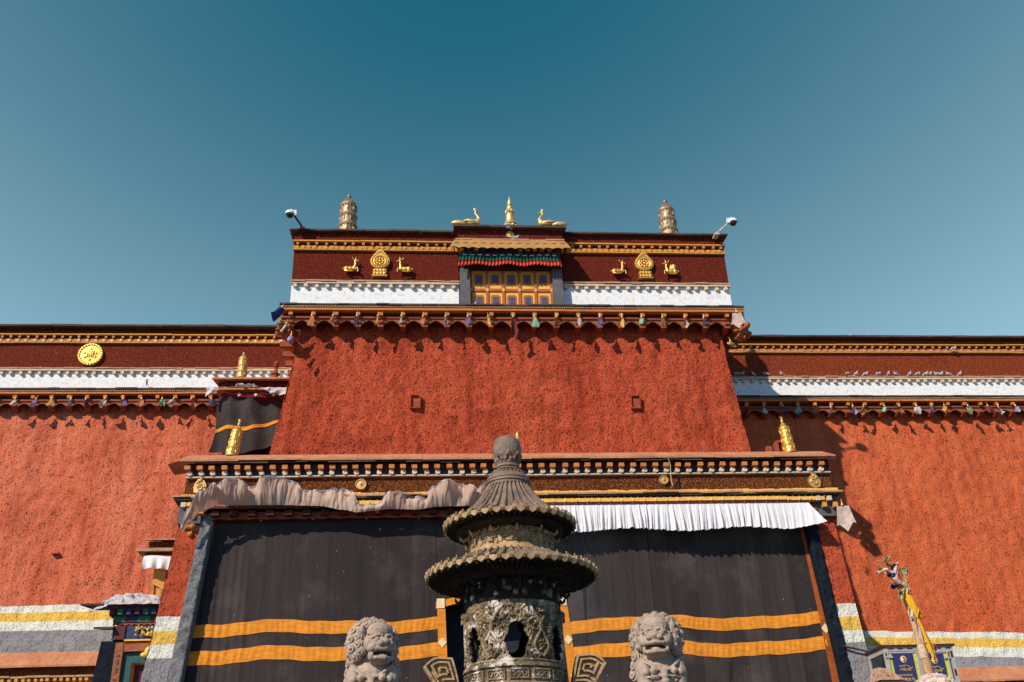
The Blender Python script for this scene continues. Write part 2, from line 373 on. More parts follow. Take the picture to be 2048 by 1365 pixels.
    def mesh(s, name, mats, origin=(0, 0, 0), smooth=None):
        me = bpy.data.meshes.new(name)
        me.from_pydata([(p[0] - origin[0], p[1] - origin[1], p[2] - origin[2]) for p in s.v], [], s.f)
        if not isinstance(mats, (list, tuple)): mats = [mats]
        for m in mats: me.materials.append(M[m] if isinstance(m, str) else m)
        me.polygons.foreach_set('material_index', s.mi)
        if smooth is not None:
            me.polygons.foreach_set('use_smooth', [True] * len(s.f))
            if smooth < 180: me.set_sharp_from_angle(angle=radians(smooth))
        me.validate(); me.update(); return me

ROOTLOC = {}
def wloc(o):
    l = Vector(o.location)
    while o.parent: o = o.parent; l = l + Vector(o.location)
    return l
def tag(o, label=None, cat=None, group=None, kind=None):
    if label: o['label'] = label
    if cat: o['category'] = cat
    if group: o['group'] = group
    if kind: o['kind'] = kind
    return o
def thing(name, label, cat, loc, group=None):
    o = bpy.data.objects.new(name, None); COL.objects.link(o); o.location = loc; o.empty_display_size = 0.2
    return tag(o, label, cat, group)
def part(name, mb, mats, parent, smooth=None):
    me = mb.mesh(name, mats, wloc(parent), smooth)
    o = bpy.data.objects.new(name, me); COL.objects.link(o); o.parent = parent; return o
def inst(name, me, parent, loc, scale=None, rz=0):
    o = bpy.data.objects.new(name, me); COL.objects.link(o); o.parent = parent
    o.location = Vector(loc) - wloc(parent)
    if scale: o.scale = scale
    if rz: o.rotation_euler = (0, 0, rz)
    return o
def single(name, mb, mats, label, cat, loc, group=None, smooth=None, kind=None):
    me = mb.mesh(name, mats, loc, smooth); o = bpy.data.objects.new(name, me); COL.objects.link(o); o.location = loc
    return tag(o, label, cat, group, kind)
def fuse(mb, voxel):
    """one continuous skin round all the lumps of mb"""
    me = mb.mesh('lumps', [M['stone']]); o = bpy.data.objects.new('lumps', me); COL.objects.link(o)
    r = o.modifiers.new('r', 'REMESH'); r.mode = 'VOXEL'; r.voxel_size = voxel
    s_ = o.modifiers.new('s', 'SMOOTH'); s_.factor = 0.5; s_.iterations = 3
    dg = bpy.context.evaluated_depsgraph_get(); dg.update()
    ev = o.evaluated_get(dg); m2 = bpy.data.meshes.new_from_object(ev)
    out = MB(); out.v = [tuple(v.co) for v in m2.vertices]; out.f = [tuple(p.vertices) for p in m2.polygons]; out.mi = [0] * len(out.f)
    bpy.data.objects.remove(o); bpy.data.meshes.remove(me); bpy.data.meshes.remove(m2)
    return out
ORD = ['first', 'second', 'third', 'fourth', 'fifth', 'sixth', 'seventh', 'eighth', 'ninth', 'tenth', 'eleventh', 'twelfth', 'thirteenth',
       'fourteenth', 'fifteenth', 'sixteenth', 'seventeenth', 'eighteenth', 'nineteenth', 'twentieth', 'twenty-first', 'twenty-second']
R = random.Random(11)
def fbm(x, y, z, o=4): return mn.fractal(Vector((x, y, z)), 0.9, 2.1, o)
# ------------------------------------------------------------------ the setting: ground and terrace
g = MB().box(-150, 150, -60, 12.6, -0.5, 0.0); single('ground', g, 'paving', None, None, (0, 0, 0), kind='structure')
g = MB().box(-150, 150, 12.6, 150, -0.5, 2.0); single('terrace', g, 'paving', None, None, (0, 12.6, 0), kind='structure')

# ------------------------------------------------------------------ building pieces
def rough_wall(x0f, x1f, yf, z0, z1, step, amp, name, mat, root, depth, seed):
    """battered front face with lumpy real relief, plus plain returns and a back"""
    nz = int((z1 - z0) / step); nx = int((x1f(z0) - x0f(z0)) / step)
    def fn(u, v):
        z = z0 + (z1 - z0) * v; a = x0f(z); b = x1f(z); x = a + (b - a) * u; y = yf(z)
        e = min(1, 14 * min(u, 1 - u) + 0.25)
        d = amp * (0.9 * fbm(x * 0.7 + seed, z * 0.5, 1.3, 3) + 0.85 * fbm(x * 3.6 + seed, z * 2.6, 4.1, 4)
                   + 0.45 * abs(fbm(x * 9 + seed, z * 7, 8.7, 3)))
        return (x - amp * 0.6 * fbm(x * 2.1, z * 2.3, seed, 3) * (1 - e), y - d, z)
    mb = MB().grid(fn, nx, nz)
    za = z0
    for f, sgn in ((x0f, -1), (x1f, 1)):
        q = [(f(z0) - sgn * .02, yf(z0), z0), (f(z0) - sgn * .02, depth, z0), (f(z1) - sgn * .02, depth, z1), (f(z1) - sgn * .02, yf(z1), z1)]
        mb.add(q, [(0, 1, 2, 3) if sgn > 0 else (3, 2, 1, 0)])
    return part(name, mb, mat, root, 180)

def slate_edge(mb, x0, x1, yf, yb, zt, th, rise=0.0, seg=0.55, jit=0.018, mi=None):
    """a coping laid of separate uneven slabs; front edge at yf, rising to the back"""
    x = x0
    while x < x1 - 0.05:
        w = min(seg * R.uniform(0.6, 1.5), x1 - x); xe = x + w
        if x1 - xe < 0.12: xe = x1
        dy = R.uniform(-jit, jit); dz = R.uniform(-jit, jit) * 0.5; t = th * R.uniform(0.75, 1.15)
        mb.hexa([(x + .003, yf + dy, zt - t + dz), (xe - .003, yf + dy, zt - t + dz), (xe - .003, yb, zt - t + rise), (x + .003, yb, zt - t + rise),
                 (x + .003, yf + dy, zt + dz), (xe - .003, yf + dy, zt + dz), (xe - .003, yb, zt + rise), (x + .003, yb, zt + rise)], mi)
        x = xe
    return mb
def beam(x0, x1, yf, yb, z0, z1, seg=2.6):
    """long plank of butted lengths, each a little out of true"""
    mb = MB(); x = x0
    while x < x1 - 0.02:
        xe = min(x1, x + seg * R.uniform(0.7, 1.4))
        if x1 - xe < 0.6: xe = x1
        d = R.uniform(-.008, .008); e = R.uniform(-.008, .008)
        mb.box(x + .002, xe - .002, yf + d, yb, z0 + e, z1 + e); x = xe
    return mb
def box_mesh(name, w, d, h, mat, bev=0.01):
    b = bev; mb = MB()
    o = [(-w / 2 + b, -h / 2), (w / 2 - b, -h / 2), (w / 2, -h / 2 + b), (w / 2, h / 2 - b), (w / 2 - b, h / 2), (-w / 2 + b, h / 2), (-w / 2, h / 2 - b), (-w / 2, -h / 2 + b)]
    mb.prism(o, 0, d); return mb.mesh(name, mat)
def log_mesh(name, r, d, mat, seg=14):
    mb = MB(); mb.lathe([(0, 0), (r * .88, 0), (r, r * .15), (r, d)], seg=seg, axis='y'); return mb.mesh(name, mat, smooth=40)
def corbel_mesh(name, w, over, h, mat):
    """bracket beam with a curled, cut-back nose; y=0 at the nose, runs back to the wall"""
    pr = [(0, 0), (0, -h * .45), (.03, -h * .62), (.08, -h * .70), (.12, -h * .95), (.2, -h), (over, -h * 1.15), (over, 0)]
    return MB().sideprism(pr, -w / 2, w / 2).mesh(name, mat)
def scallop(x0, x1, pitch, phase, yf, yb, ztop, zbot, cut):
    """carved board: between brackets its lower edge is cut into stepped cusps"""
    prof = [(0.0, 0), (.12, 0), (.15, .35), (.20, .35), (.23, .62), (.30, .62), (.335, .85), (.40, .85), (.43, 1.0), (.5, .93)]
    prof = prof + [(1 - a, b) for a, b in reversed(prof[:-1])]
    pts = []; k0 = math.floor((x0 - phase) / pitch) - 1; k1 = math.ceil((x1 - phase) / pitch) + 1
    for k in range(k0, k1):
        for a, b in prof:
            x = phase + (k + a) * pitch
            if x0 <= x <= x1 and (not pts or x > pts[-1][0] + 1e-4): pts.append((x, zbot + b * cut))
    if pts[0][0] > x0: pts.insert(0, (x0, pts[0][1]))
    if pts[-1][0] < x1: pts.append((x1, pts[-1][1]))
    mb = MB()
    for (a, za), (b, zb) in zip(pts, pts[1:]):
        mb.hexa([(a, yf, za), (b, yf, zb), (b, yb, zb), (a, yb, za), (a, yf, ztop), (b, yf, ztop), (b, yb, ztop), (a, yb, ztop)])
    return mb
def run(root, name, me, x0, x1, pitch, y, z, jit=0.012, skip=None, phase=0.0, sx=None):
    x = x0 + phase
    while x <= x1:
        if not skip or not (skip[0] < x < skip[1]):
            inst(name, me, root, (x + R.uniform(-jit, jit) * 2, y + R.uniform(-jit, jit), z + R.uniform(-jit, jit) * .5))
        x += pitch

def parapet(root, x0, x1, Y, dz, frieze_mat, pitch, phase, meshes, gap=None, wing=True, back=2.5, open_l=False, open_r=False):
    """the banded Tibetan parapet: eave, white band, brushwood frieze, cornice, coping. Y = face of the frieze"""
    o = 0.30 if not wing else 0.0                     # overhang past the ends
    l = o if not open_l else 0; r = o if not open_r else 0
    if wing: zE = 16.87 + dz; zW = 17.80 + dz; zF = 18.93 + dz; rs = 0.0
    else: zE = 17.16; zW = 18.22; zF = 19.49; rs = 0.0
    yb = Y + back
    segs = [(x0, x1)] if gap is None else [(x0, gap[0]), (gap[1], x1)]
    # ---- lower eave (runs the whole length)
    e0, e1 = x0 - l * 0.7, x1 + r * 0.5
    ov = 0.60 if wing else 0.64
    part('eave_slab', slate_edge(MB(), e0, e1, Y - ov - .04, Y + .06, zE, 0.055, 0.06), 'slate', root)
    tm = MB(); pts = [(e1, zE - .083), (e0, zE - .083)]; x = e0
    while x < e1 - .08: pts += [(x, zE - .092), (x + .037, zE - .092), (x + .037, zE - .128), (x + .074, zE - .128)]; x += .075
    tm.prism(pts, Y - ov - .012, Y - ov + .02)
    part('tooth_strip', tm, 'slate_pale', root)
    part('eave_board', beam(e0, e1, Y - ov, Y + .04, zE - .075, zE - .06).box(e0, e1, Y - ov + .015, Y + .03, zE - .14, zE - .078), 'wood_dark', root)
    part('eave_beam', beam(e0 + .01, e1 - .01, Y - ov + .01, Y - .08, zE - .215, zE - .145), 'wood_orange', root)
    part('lower_beam', beam(e0 + .04, e1 - .04, Y - ov + .17, Y + .02, zE - .42, zE - .355), 'wood_red', root)
    part('back_board', MB().box(e0 + .1, e1 - .1, Y - ov + .26, Y + .03, zE - .355, zE - .216), 'wood_dark', root)
    cut = 0.17 if wing else 0.22; zs = zE - (.66 if wing else .69)
    part('scalloped_board', scallop(e0 + .07, e1 - .07, pitch, phase, Y - ov + .22, Y - ov + .28, zE - .425, zs, cut), 'wood_carved', root)
    part('soffit', MB().box(e0 + .1, e1 - .1, Y - ov + .285, Y + .25, zE - .445, zE - .425), 'wood_dark', root)
    k = math.ceil((e0 + .1 - phase) / pitch)
    while phase + k * pitch < e1 - .08:
        xx = phase + k * pitch + R.uniform(-.02, .02)
        inst('eave_beam_end', meshes['eend'], root, (xx, Y - ov + .06, zE - .285))
        inst('bracket', meshes['corbel'], root, (xx, Y - ov + .15 + R.uniform(-.02, .02), zE - (.55 if wing else .50)))
        k += 1
    # ---- white band, brushwood, cornice
    for (a, b) in segs:
        part('white_band', MB().box(a, b, Y + .02, yb, zE - .2, zW), 'white_wall', root)
        part('white_plank', beam(a - .02, b + .02, Y - .09, Y + .03, zW, zW + .06), 'white_wood', root)
        part('slate_course', slate_edge(MB(), a - .03, b + .03, Y - .11, Y + .05, zW + .125, .055, .02, .4), 'slate_pale', root)
        part('frieze', MB().box(a, b, Y, yb, zW + .105, zF), frieze_mat, root)
        part('cornice_ledge', beam(a - .02, b + .02, Y - .10, Y + .02, zF, zF + .035), 'wood_gold', root)
        part('rosette_board', MB().box(a - .01, b + .01, Y - .07, Y + .02, zF + .036, zF + .17), 'wood_orange', root)
        part('cornice_board', MB().box(a - .01, b + .01, Y - .04, Y + .02, zF + .172, zF + .30), 'wood_dark', root)
        part('cornice_plank', beam(a - .04, b + .04, Y - .16, Y + .02, zF + .30, zF + .345), 'wood_gold', root)
        part('upper_frieze', MB().box(a, b, Y - .03, yb, zF + .346, zF + (.56 if wing else .69)), frieze_mat, root)
        rp = (.185, .30) if not wing else (.305, .305)
        run(root, 'rosette', meshes['ros'], a + .1, b - .05, rp[0], Y - .10, zF + .10)
        run(root, 'rafter_end', meshes['raf'], a + .14, b - .05, rp[1], Y - .13, zF + .235)
        run(root, 'round_beam_end', meshes['rnd'], a + .16, b - .05, .335 if not wing else .325, Y - .085, zW - .075, .02)
        rl = o * .55 if a == x0 else 0; rr_ = o * .55 if b == x1 else 0
        part('roof_coping', slate_edge(MB(), a - rl, b + rr_, Y - (.34 if wing else .20), Y + .9, zF + (.645 if wing else .76), .075 if wing else .06, .10, .8, .012), 'slate', root)
        part('roof_back', MB().box(a, b, Y + .05, yb, zF + .50, zF + .60), 'coping', root)

def mk_meshes(wing):
    k = 1.0
    return dict(eend=box_mesh('eave_beam_end', .125, .6, .15, 'wood_orange'),
                corbel=corbel_mesh('bracket', .15 if not wing else .16, .80, .17 if not wing else .15, 'wood_red'),
                ros=log_mesh('rosette', .066 if not wing else .06, .06, 'wood_gold' if not wing else 'white_wood'),
                raf=box_mesh('rafter_end', .085, .22, .10, 'wood_orange'),
                rnd=log_mesh('round_beam_end', .068, .24, 'white_wood'))

# ------------------------------------------------------------------ the gate tower
tower = thing('gate_tower', 'tall battered red gate tower with painted top window, rising behind the curtained entrance', 'tower', (2.6, 28, 2))
tx0 = lambda z: -4.57 + .135 * (z - 12.3); tx1 = lambda z: 9.67 - .058 * (z - 12.3)
ty = lambda z: 27.5 + .105 * (z - 12.3)
rough_wall(tx0, tx1, ty, 10.6, 16.95, .05, .050, 'wall', 'red_tower', tower, 36, 3.0)
lw = MB(); lw.box(tx0(10.6) + .1, tx1(10.6) - .1, 27.4, 36, 2, 10.6); part('lower_wall', lw, 'red_tower', tower)
tm_ = mk_meshes(False)
GAP = (0.97, 4.34)
parapet(tower, -4.40, 9.98, 27.93, 0, 'maroon', .692, -3.58, tm_, gap=GAP, wing=False, back=7)
# side brackets and carved corner heads under the lower eave
for sx, xs in ((-1, -4.40), (1, 9.98)):
    for j in range(6):
        y = 28.1 + j * .69
        mb = MB().box(xs - .35 if sx < 0 else xs - .3, xs + .3 if sx < 0 else xs + .30, y, y + .13, 16.42, 16.60)
        part('bracket', mb, 'wood_red', tower)
    mb = MB()
    for j in range(26):
        t = R.random(); mb.ell((xs + sx * (.05 + R.uniform(-.28, .22)), 27.45 + R.uniform(-.2, .35), 16.05 + .62 * t + R.uniform(-.08, .08)),
                               (R.uniform(.06, .13), R.uniform(.06, .14), R.uniform(.05, .12)), u=9, v=6)
    part('corner_carving', fuse(mb, .022), 'wood_carved', tower, 60)
    part('eave_return', MB().box(min(xs, xs + sx * .22), max(xs, xs + sx * .22), 27.6, 34, 16.72, 17.09), 'wood_orange', tower)
# two small shutters in the plaster
for xw, zw in ((-.40, 13.93), (6.33, 13.90)):
    y = ty(zw) - .045; w, h = .125, .195
    mb = MB()
    mb.box(xw - w - .03, xw - w, y - .10, y + .3, zw - h - .03, zw + h + .03).box(xw + w, xw + w + .03, y - .10, y + .3, zw - h - .03, zw + h + .03)
    mb.box(xw - w, xw + w, y - .10, y + .3, zw + h, zw + h + .03).box(xw - w, xw + w, y - .11, y + .3, zw - h - .03, zw - h)
    f = part('vent_window', mb, 'red_tower', tower)
    part('shutter', MB().box(xw - w, xw + w, y - .025, y + .10, zw - h, zw + h), 'wood_red', f)
# ---- the painted window bay
win = part('window', MB().box(1.32, 4.02, 27.82, 28.6, 17.17, 19.06), 'yel_paint', tower)
wx = [1.36 + i * .525 for i in range(6)]; wz = [17.22, 17.98, 18.80]
mb = MB()
for x in wx: mb.box(x - .045, x + .045, 27.775, 27.83, 17.17, 19.0)
for z in wz:
    for a, b in zip(wx, wx[1:]): mb.box(a + .045, b - .045, 27.778, 27.83, z - .05, z + .05)
part('lattice', mb, 'brown_paint', win)
for x in wx:
    for z in wz: part('lattice_stud', MB().prism([(x - .06, z), (x, z - .07), (x + .06, z), (x, z + .07)], 27.762, 27.776), 'yel_paint', win)
for i in range(5):
    for j in range(2):
        cx = (wx[i] + wx[i + 1]) / 2; cz = (wz[j] + wz[j + 1]) / 2
        c = .035; w, h = .145, .20
        part('pane_surround', MB().prism([(cx - w + c, cz - h), (cx + w - c, cz - h), (cx + w, cz - h + c), (cx + w, cz + h - c), (cx + w - c, cz + h), (cx - w + c, cz + h), (cx - w, cz + h - c), (cx - w, cz - h + c)], 27.80, 27.83), 'brown_paint', win)
        part('pane', MB().box(cx - .085, cx + .085, 27.785, 27.81, cz - .125, cz + .125), 'blue_paint', win)
for a, b in ((.98, 1.33), (4.0, 4.35)):
    t = .05
    part('window_jamb', MB().hexa([(a, 27.58, 17.17), (b, 27.58, 17.17), (b, 28.6, 17.17), (a, 28.6, 17.17), (a + .03, 27.64, 18.72), (b - .01, 27.64, 18.72), (b, 28.6, 18.72), (a, 28.6, 18.72)]), 'grey_paint', tower)
mb = MB().box(1.05, 4.27, 27.62, 28.6, 18.72, 19.22)
part('window_lintel', mb, 'wood_dark', tower)
mb = MB(); bx = 1.08
while bx < 4.2:
    mb.box(bx, bx + .10, 27.40, 27.65, 19.06, 19.20, mi=R.choice([0, 1, 2])); bx += .185
mb.box(1.02, 4.30, 27.44, 27.66, 19.205, 19.24, mi=3)
bx = 1.0
while bx < 4.2:
    mb.box(bx, bx + .12, 27.30, 27.66, 19.245, 19.36, mi=R.choice([0, 1, 4])); bx += .24
mb.box(.95, 4.37, 27.25, 27.66, 19.365, 19.40, mi=3)
part('painted_beams', mb, ['navy_paint', 'green_paint', 'fringe_maroon', 'wood_red', 'yel_paint'], tower)
# scalloped tin awning over the window
def awn(u, v):
    e = .05 * abs(sin(u * 13 * pi)) * (1 if v < .06 else 0)
    x = (.66 + .17 * v) * (1 - u) + (4.62 - .17 * v) * u
    return (x, 27.10 + .26 * v, 19.13 + .50 * v ** 0.9 + e * .9 + .12 * (u - .5) ** 2 * (1 - v))
aw = MB().sheet(awn, 130, 8, .03)
aw_ = part('awning', aw, 'tan_tin', tower)
mb = MB()
for i in range(13):
    u = (i + .5) / 13
    if abs(u - .5) < .47:
        p = awn(u, .55); mb.box(p[0] - .07, p[0] + .07, p[1] - .012, p[1] + .02, p[2] - .012, p[2] + .014)
part('awning_slot', mb, 'slate', aw_)
for x in (.82, 4.46): part('awning_cheek', MB().sideprism([(27.16, 19.16), (27.55, 19.16), (27.55, 19.55)], x - .015, x + .015), 'fringe_maroon', aw_)
part('bay_slab', slate_edge(MB(), .86, 4.46, 27.36, 28.2, 19.69, .05, .0, .45), 'slate_pale', tower)
part('bay_frieze', MB().box(.95, 4.42, 27.50, 30, 19.70, 20.12), 'maroon', tower)
part('bay_coping', slate_edge(MB(), .80, 4.54, 27.30, 28.9, 20.19, .07, .09, .8, .012), 'slate', tower)
# pleated valance under the awning
def val(u, v):
    ph = u * 60 * pi; a = .012 + .030 * v
    return (1.0 + 3.24 * u + (u - .5) * .14 * v, 27.36 - .05 * v - a * sin(ph) - .02 * sin(u * 17), 19.07 - (.42 + .03 * sin(u * 23) + (.06 if u < .02 or u > .98 else 0)) * v)
mb = MB().grid(val, 480, 10, mif=lambda u, v: 0 if v < .52 else (1 if v < .68 else 2))
wv = single('window_valance', mb, ['fringe_green', 'fringe_maroon', 'fringe_red'], 'pleated green and red cloth valance hanging over the golden top window', 'valance', (2.62, 27.36, 19.07), smooth=180)
mb = MB()
for i in range(13):
    u = (i + .7) / 13.4; p = val(u, .12)
    for dx in (-.045, 0, .045): mb.ell((p[0] + dx, p[1] - .035, p[2] + (.012 if dx else 0)), (.024, .012, .022), u=8, v=5)
part('white_motif', mb, 'hem', wv)

# ------------------------------------------------------------------ the two wings
wm = mk_meshes(True)
lw_ = thing('temple_wing', 'long red temple wing left of the gate tower, bearing a round gilt disc', 'building', (-11, 33, 2))
wy = lambda z: 33.5 + .09 * (z - 16.6)
rough_wall(lambda z: -19.0, lambda z: -3.9, wy, 6.2, 16.7, .07, .040, 'wall', 'red_left', lw_, 40, 9.0)
parapet(lw_, -19.0, -3.9, 33.5, 0, 'maroon_left', .61, -14.42, wm, wing=True, back=6)
part('lower_wall', MB().box(-19, -3.9, 32.55, 40, 2, 6.2), 'red_left', lw_)
rw_ = thing('temple_wing', 'long red temple wing right of the gate tower, pigeons along its ledge', 'building', (17, 33, 2))
wyr = lambda z: 33.5 + .09 * (z - 16.3)
rough_wall(lambda z: 9.2, lambda z: 27.0, wyr, 5.4, 16.4, .07, .040, 'wall', 'red_right', rw_, 40, 21.0)
wmr = mk_meshes(True); wmr['ros'] = log_mesh('rosette', .06, .06, 'slate_pale')
parapet(rw_, 9.2, 27.0, 33.5, -.34, 'rust', .645, 13.04, wmr, wing=True, back=6)
part('lower_wall', MB().box(9.2, 27, 32.5, 40, 2, 5.4), 'red_right', rw_)

# lean-to canopies low on the wings
def lean_to(x0, x1, yf, ztop, label):
    t = thing('lean_to', label, 'lean-to', ((x0 + x1) / 2, yf + .8, 2))
    part('coping', slate_edge(MB(), x0 - .15, x1 + .15, yf - .22, yf + .34, ztop - .44, .06, .46, 1.1, .01), 'coping', t)
    part('frieze', MB().box(x0, x1, yf, yf + 1.3, ztop - .72, ztop - .46), 'brown', t)
    part('ledge', slate_edge(MB(), x0 - .1, x1 + .1, yf - .2, yf + .2, ztop - .74, .05, 0, .5), 'slate_pale', t)
    a = box_mesh('rafter_end', .09, .25, .09, 'wood_gold'); b = log_mesh('round_beam_end', .05, .22, 'print_gold')
    run(t, 'rafter_end', a, x0 + .05, x1, .18, yf - .17, ztop - .85); run(t, 'round_beam_end', b, x0 + .05, x1, .18, yf - .12, ztop - .98)
    part('cornice', MB().box(x0, x1, yf - .05, yf + 1, ztop - 1.2, ztop - 1.05).box(x0, x1, yf + .0, yf + 1, ztop - 1.05, ztop - .8), 'wood_orange', t)
    part('wall', MB().box(x0 + .05, x1 - .05, yf + .1, yf + 2, 2, ztop - 1.2), 'navy_paint', t)
lean_to(-17.5, -9.75, 31.2, 7.55, 'low coped lean-to roof along the foot of the left red wing')
lean_to(13.3, 26, 31.2, 6.45, 'low coped lean-to roof along the foot of the right red wing')

# ------------------------------------------------------------------ entrance porch
porch = thing('entrance_porch', 'broad entrance porch with sloping mud coping and brown brushwood frieze in front of the tower', 'porch', (2.4, 25.4, 2))
L0, L1 = -6.24, 10.92
part('coping', slate_edge(MB(), L0 - .14, L1 + .14, 24.74, 25.62, 11.06, .055, .44, 1.6, .008).box(L0, L1, 25.6, 33, 11.2, 11.46), 'coping', porch)
part('coping_slate', slate_edge(MB(), L0 - .12, L1 + .12, 24.78, 25.5, 10.995, .035, .38, .5, .03), 'slate', porch)
part('soffit', MB().box(L0, L1, 24.98, 27, 10.80, 11.02), 'door_red', porch)
part('rafter_board', MB().box(L0, L1, 25.03, 27, 10.66, 10.80), 'teal_paint', porch)
raf = box_mesh('rafter_end', .145, .30, .105, 'wood_orange'); rnd = log_mesh('round_beam_end', .068, .22, 'white_wood')
run(porch, 'rafter_end', raf, L0 + .06, L1, .306, 24.82, 10.855, .012); run(porch, 'round_beam_end', rnd, L0 + .08, L1, .306, 24.90, 10.725, .012)
part('rafter_ledge', beam(L0, L1, 24.94, 25.2, 10.625, 10.655), 'white_wood', porch)
part('frieze', MB().box(L0, L1, 25.04, 27, 10.18, 10.625), 'brown', porch)
mb = MB(); x = L0 - .05
while x < L1:
    w = R.uniform(.11, .2); mb.box(x, x + w - .012, 24.93 + R.uniform(-.01, .01), 25.3, 10.085 + R.uniform(-.008, .008), 10.175 + R.uniform(-.012, .012)); x += w
part('yellow_course', mb, 'yel_paint', porch)
part('ledge', slate_edge(MB(), L0 - .22, L1 + .16, 24.74, 25.3, 10.075, .05, .0, .5, .03), 'slate_pale', porch)
part('ledge_slate', slate_edge(MB(), L0 - .18, L1 + .12, 24.78, 25.3, 10.02, .04, 0, .7, .02), 'slate', porch)
part('dark_board', MB().box(L0 + .1, L1 - .1, 24.88, 26.5, 9.925, 9.978), 'wood_dark', porch)
mb = MB(); x = L0 + .2
while x < L1 - .2: mb.ell((x, 24.87, 9.950), (.024, .02, .02), u=8, v=5); x += .175
part('bead_row', mb, 'print_white', porch)
part('orange_beam', beam(L0 + .1, L1 - .35, 24.82, 25.1, 9.825, 9.922), 'yel_paint', porch)
mb = MB(); x = L0 + .2
while x < L1 - .5: part('beam_ornament', MB().box(x, x + .03, 24.80, 24.83, 9.835, 9.905), 'cream', porch); x += .30
part('fringe_board', MB().box(L0 + .1, L1 - .45, 24.835, 24.87, 9.76, 9.823), 'door_red', porch)
mb = MB(); x = L0 + .2
while x < L1 - .5: mb.ell((x, 24.83, 9.785), (.018, .015, .022), u=8, v=5); x += .30
part('fringe_bead', mb, 'fringe_red', porch)
# painted eave beams, seen under the blown awning
part('inner_beam', MB().box(-5.55, 9.95, 25.12, 26.6, 9.60, 9.74), 'wood_red', porch)
x = -5.5
while x < 9.9: part('inner_rafter', MB().box(x, x + .2, 24.93, 25.3, 9.60, 9.735), 'wood_dark', porch); x += .46
part('inner_fringe', scallop(-5.5, 9.95, .46, -5.5, 25.10, 25.13, 9.60, 9.54, .025), 'wood_red', porch)
# corner blocks and bracket ends beneath the ledge
for sx, xa, xb in ((-1, -6.32, -5.75), (1, 10.25, 10.95)):
    part('corner_block', MB().box(xa, xb, 24.98, 26, 9.42, 9.97), 'grey_paint', porch)
    for q in range(4):
        xx = xa + .08 + q * .15
        part('corner_bracket', MB().box(xx, xx + .12, 24.80 + .03 * (q % 2), 25.1, 9.80 - .17 * (q % 2), 9.92 - .16 * (q % 2)), 'wood_gold' if q % 2 else 'white_wood', porch)
    mb = MB()
    for q in range(14): mb.ell((xa + (xb - xa) * (.5 - .5 * -sx * -1) + sx * R.uniform(.05, .3) + (0 if sx > 0 else 0), 25.1 + R.uniform(-.12, .2), 9.15 + R.random() * .55), (R.uniform(.05, .1),) * 3, u=8, v=6)
    part('corner_carving', fuse(mb, .02), 'wood_orange' if sx < 0 else 'wood_red', porch, 60)
# battered piers
def pier(x_out, x_in, name, y0=25.13):
    n = 60
    def fn(u, v):
        z = 3.6 + 5.95 * v; xo, xi = x_out(z), x_in(z)
        x = xo + (xi - xo) * u
        if x_out(4) > x_in(4): x = xi + (xo - xi) * u
        d = .028 * fbm(x * 3 + 5, z * 3.2, 2, 4) + .02 * fbm(x * 1.2, z, 7, 2)
        return (x, y0 + .01 * z - .07 - d, z)
    mb = MB().grid(fn, 24, 150)
    for f in (x_out, x_in):
        mb.add([(f(3.6), y0 - .05, 3.6), (f(3.6), 33, 3.6), (f(9.55), 33, 9.55), (f(9.55), y0 + .01, 9.55)], [(0, 1, 2, 3), (3, 2, 1, 0)])
    mb.box(min(x_out(3.6), x_in(3.6)), max(x_out(3.6), x_in(3.6)), y0, 33, 2, 3.6)
    return part(name, mb, 'red_pier', porch, 180)
pier(lambda z: -6.31 - .115 * (9.45 - z), lambda z: -5.70 - .115 * (9.45 - z), 'pier')
pier(lambda z: 10.86 + .06 * (9.0 - z), lambda z: 10.16 + .06 * (9.0 - z), 'pier')
def jamb(xa, xb, mat):
    def fn(u, v):
        z = 3.6 + 6.1 * v; x = xa(z) + (xb(z) - xa(z)) * u
        return (x, 25.12 - .05 * fbm(x * 5, z * 5, 3, 4) - (.05 if .05 < u < .95 else 0), z)
    mb = MB().grid(fn, 10, 120)
    for f in (xa, xb): mb.add([(f(3.6), 25.12, 3.6), (f(3.6), 26.2, 3.6), (f(9.7), 26.2, 9.7), (f(9.7), 25.12, 9.7)], [(0, 1, 2, 3), (3, 2, 1, 0)])
    return part('door_jamb', mb, mat, porch, 180)
jamb(lambda z: -5.73 - .098 * (9.88 - z), lambda z: -5.44 - .084 * (9.88 - z), 'lit_jamb')
jamb(lambda z: 10.05 + .055 * (9.03 - z), lambda z: 10.34 + .055 * (9.03 - z), 'shaded_jamb')
part('inner_wall', MB().box(-5.6, 10.2, 26.3, 27.3, 2, 9.6), 'interior', porch)

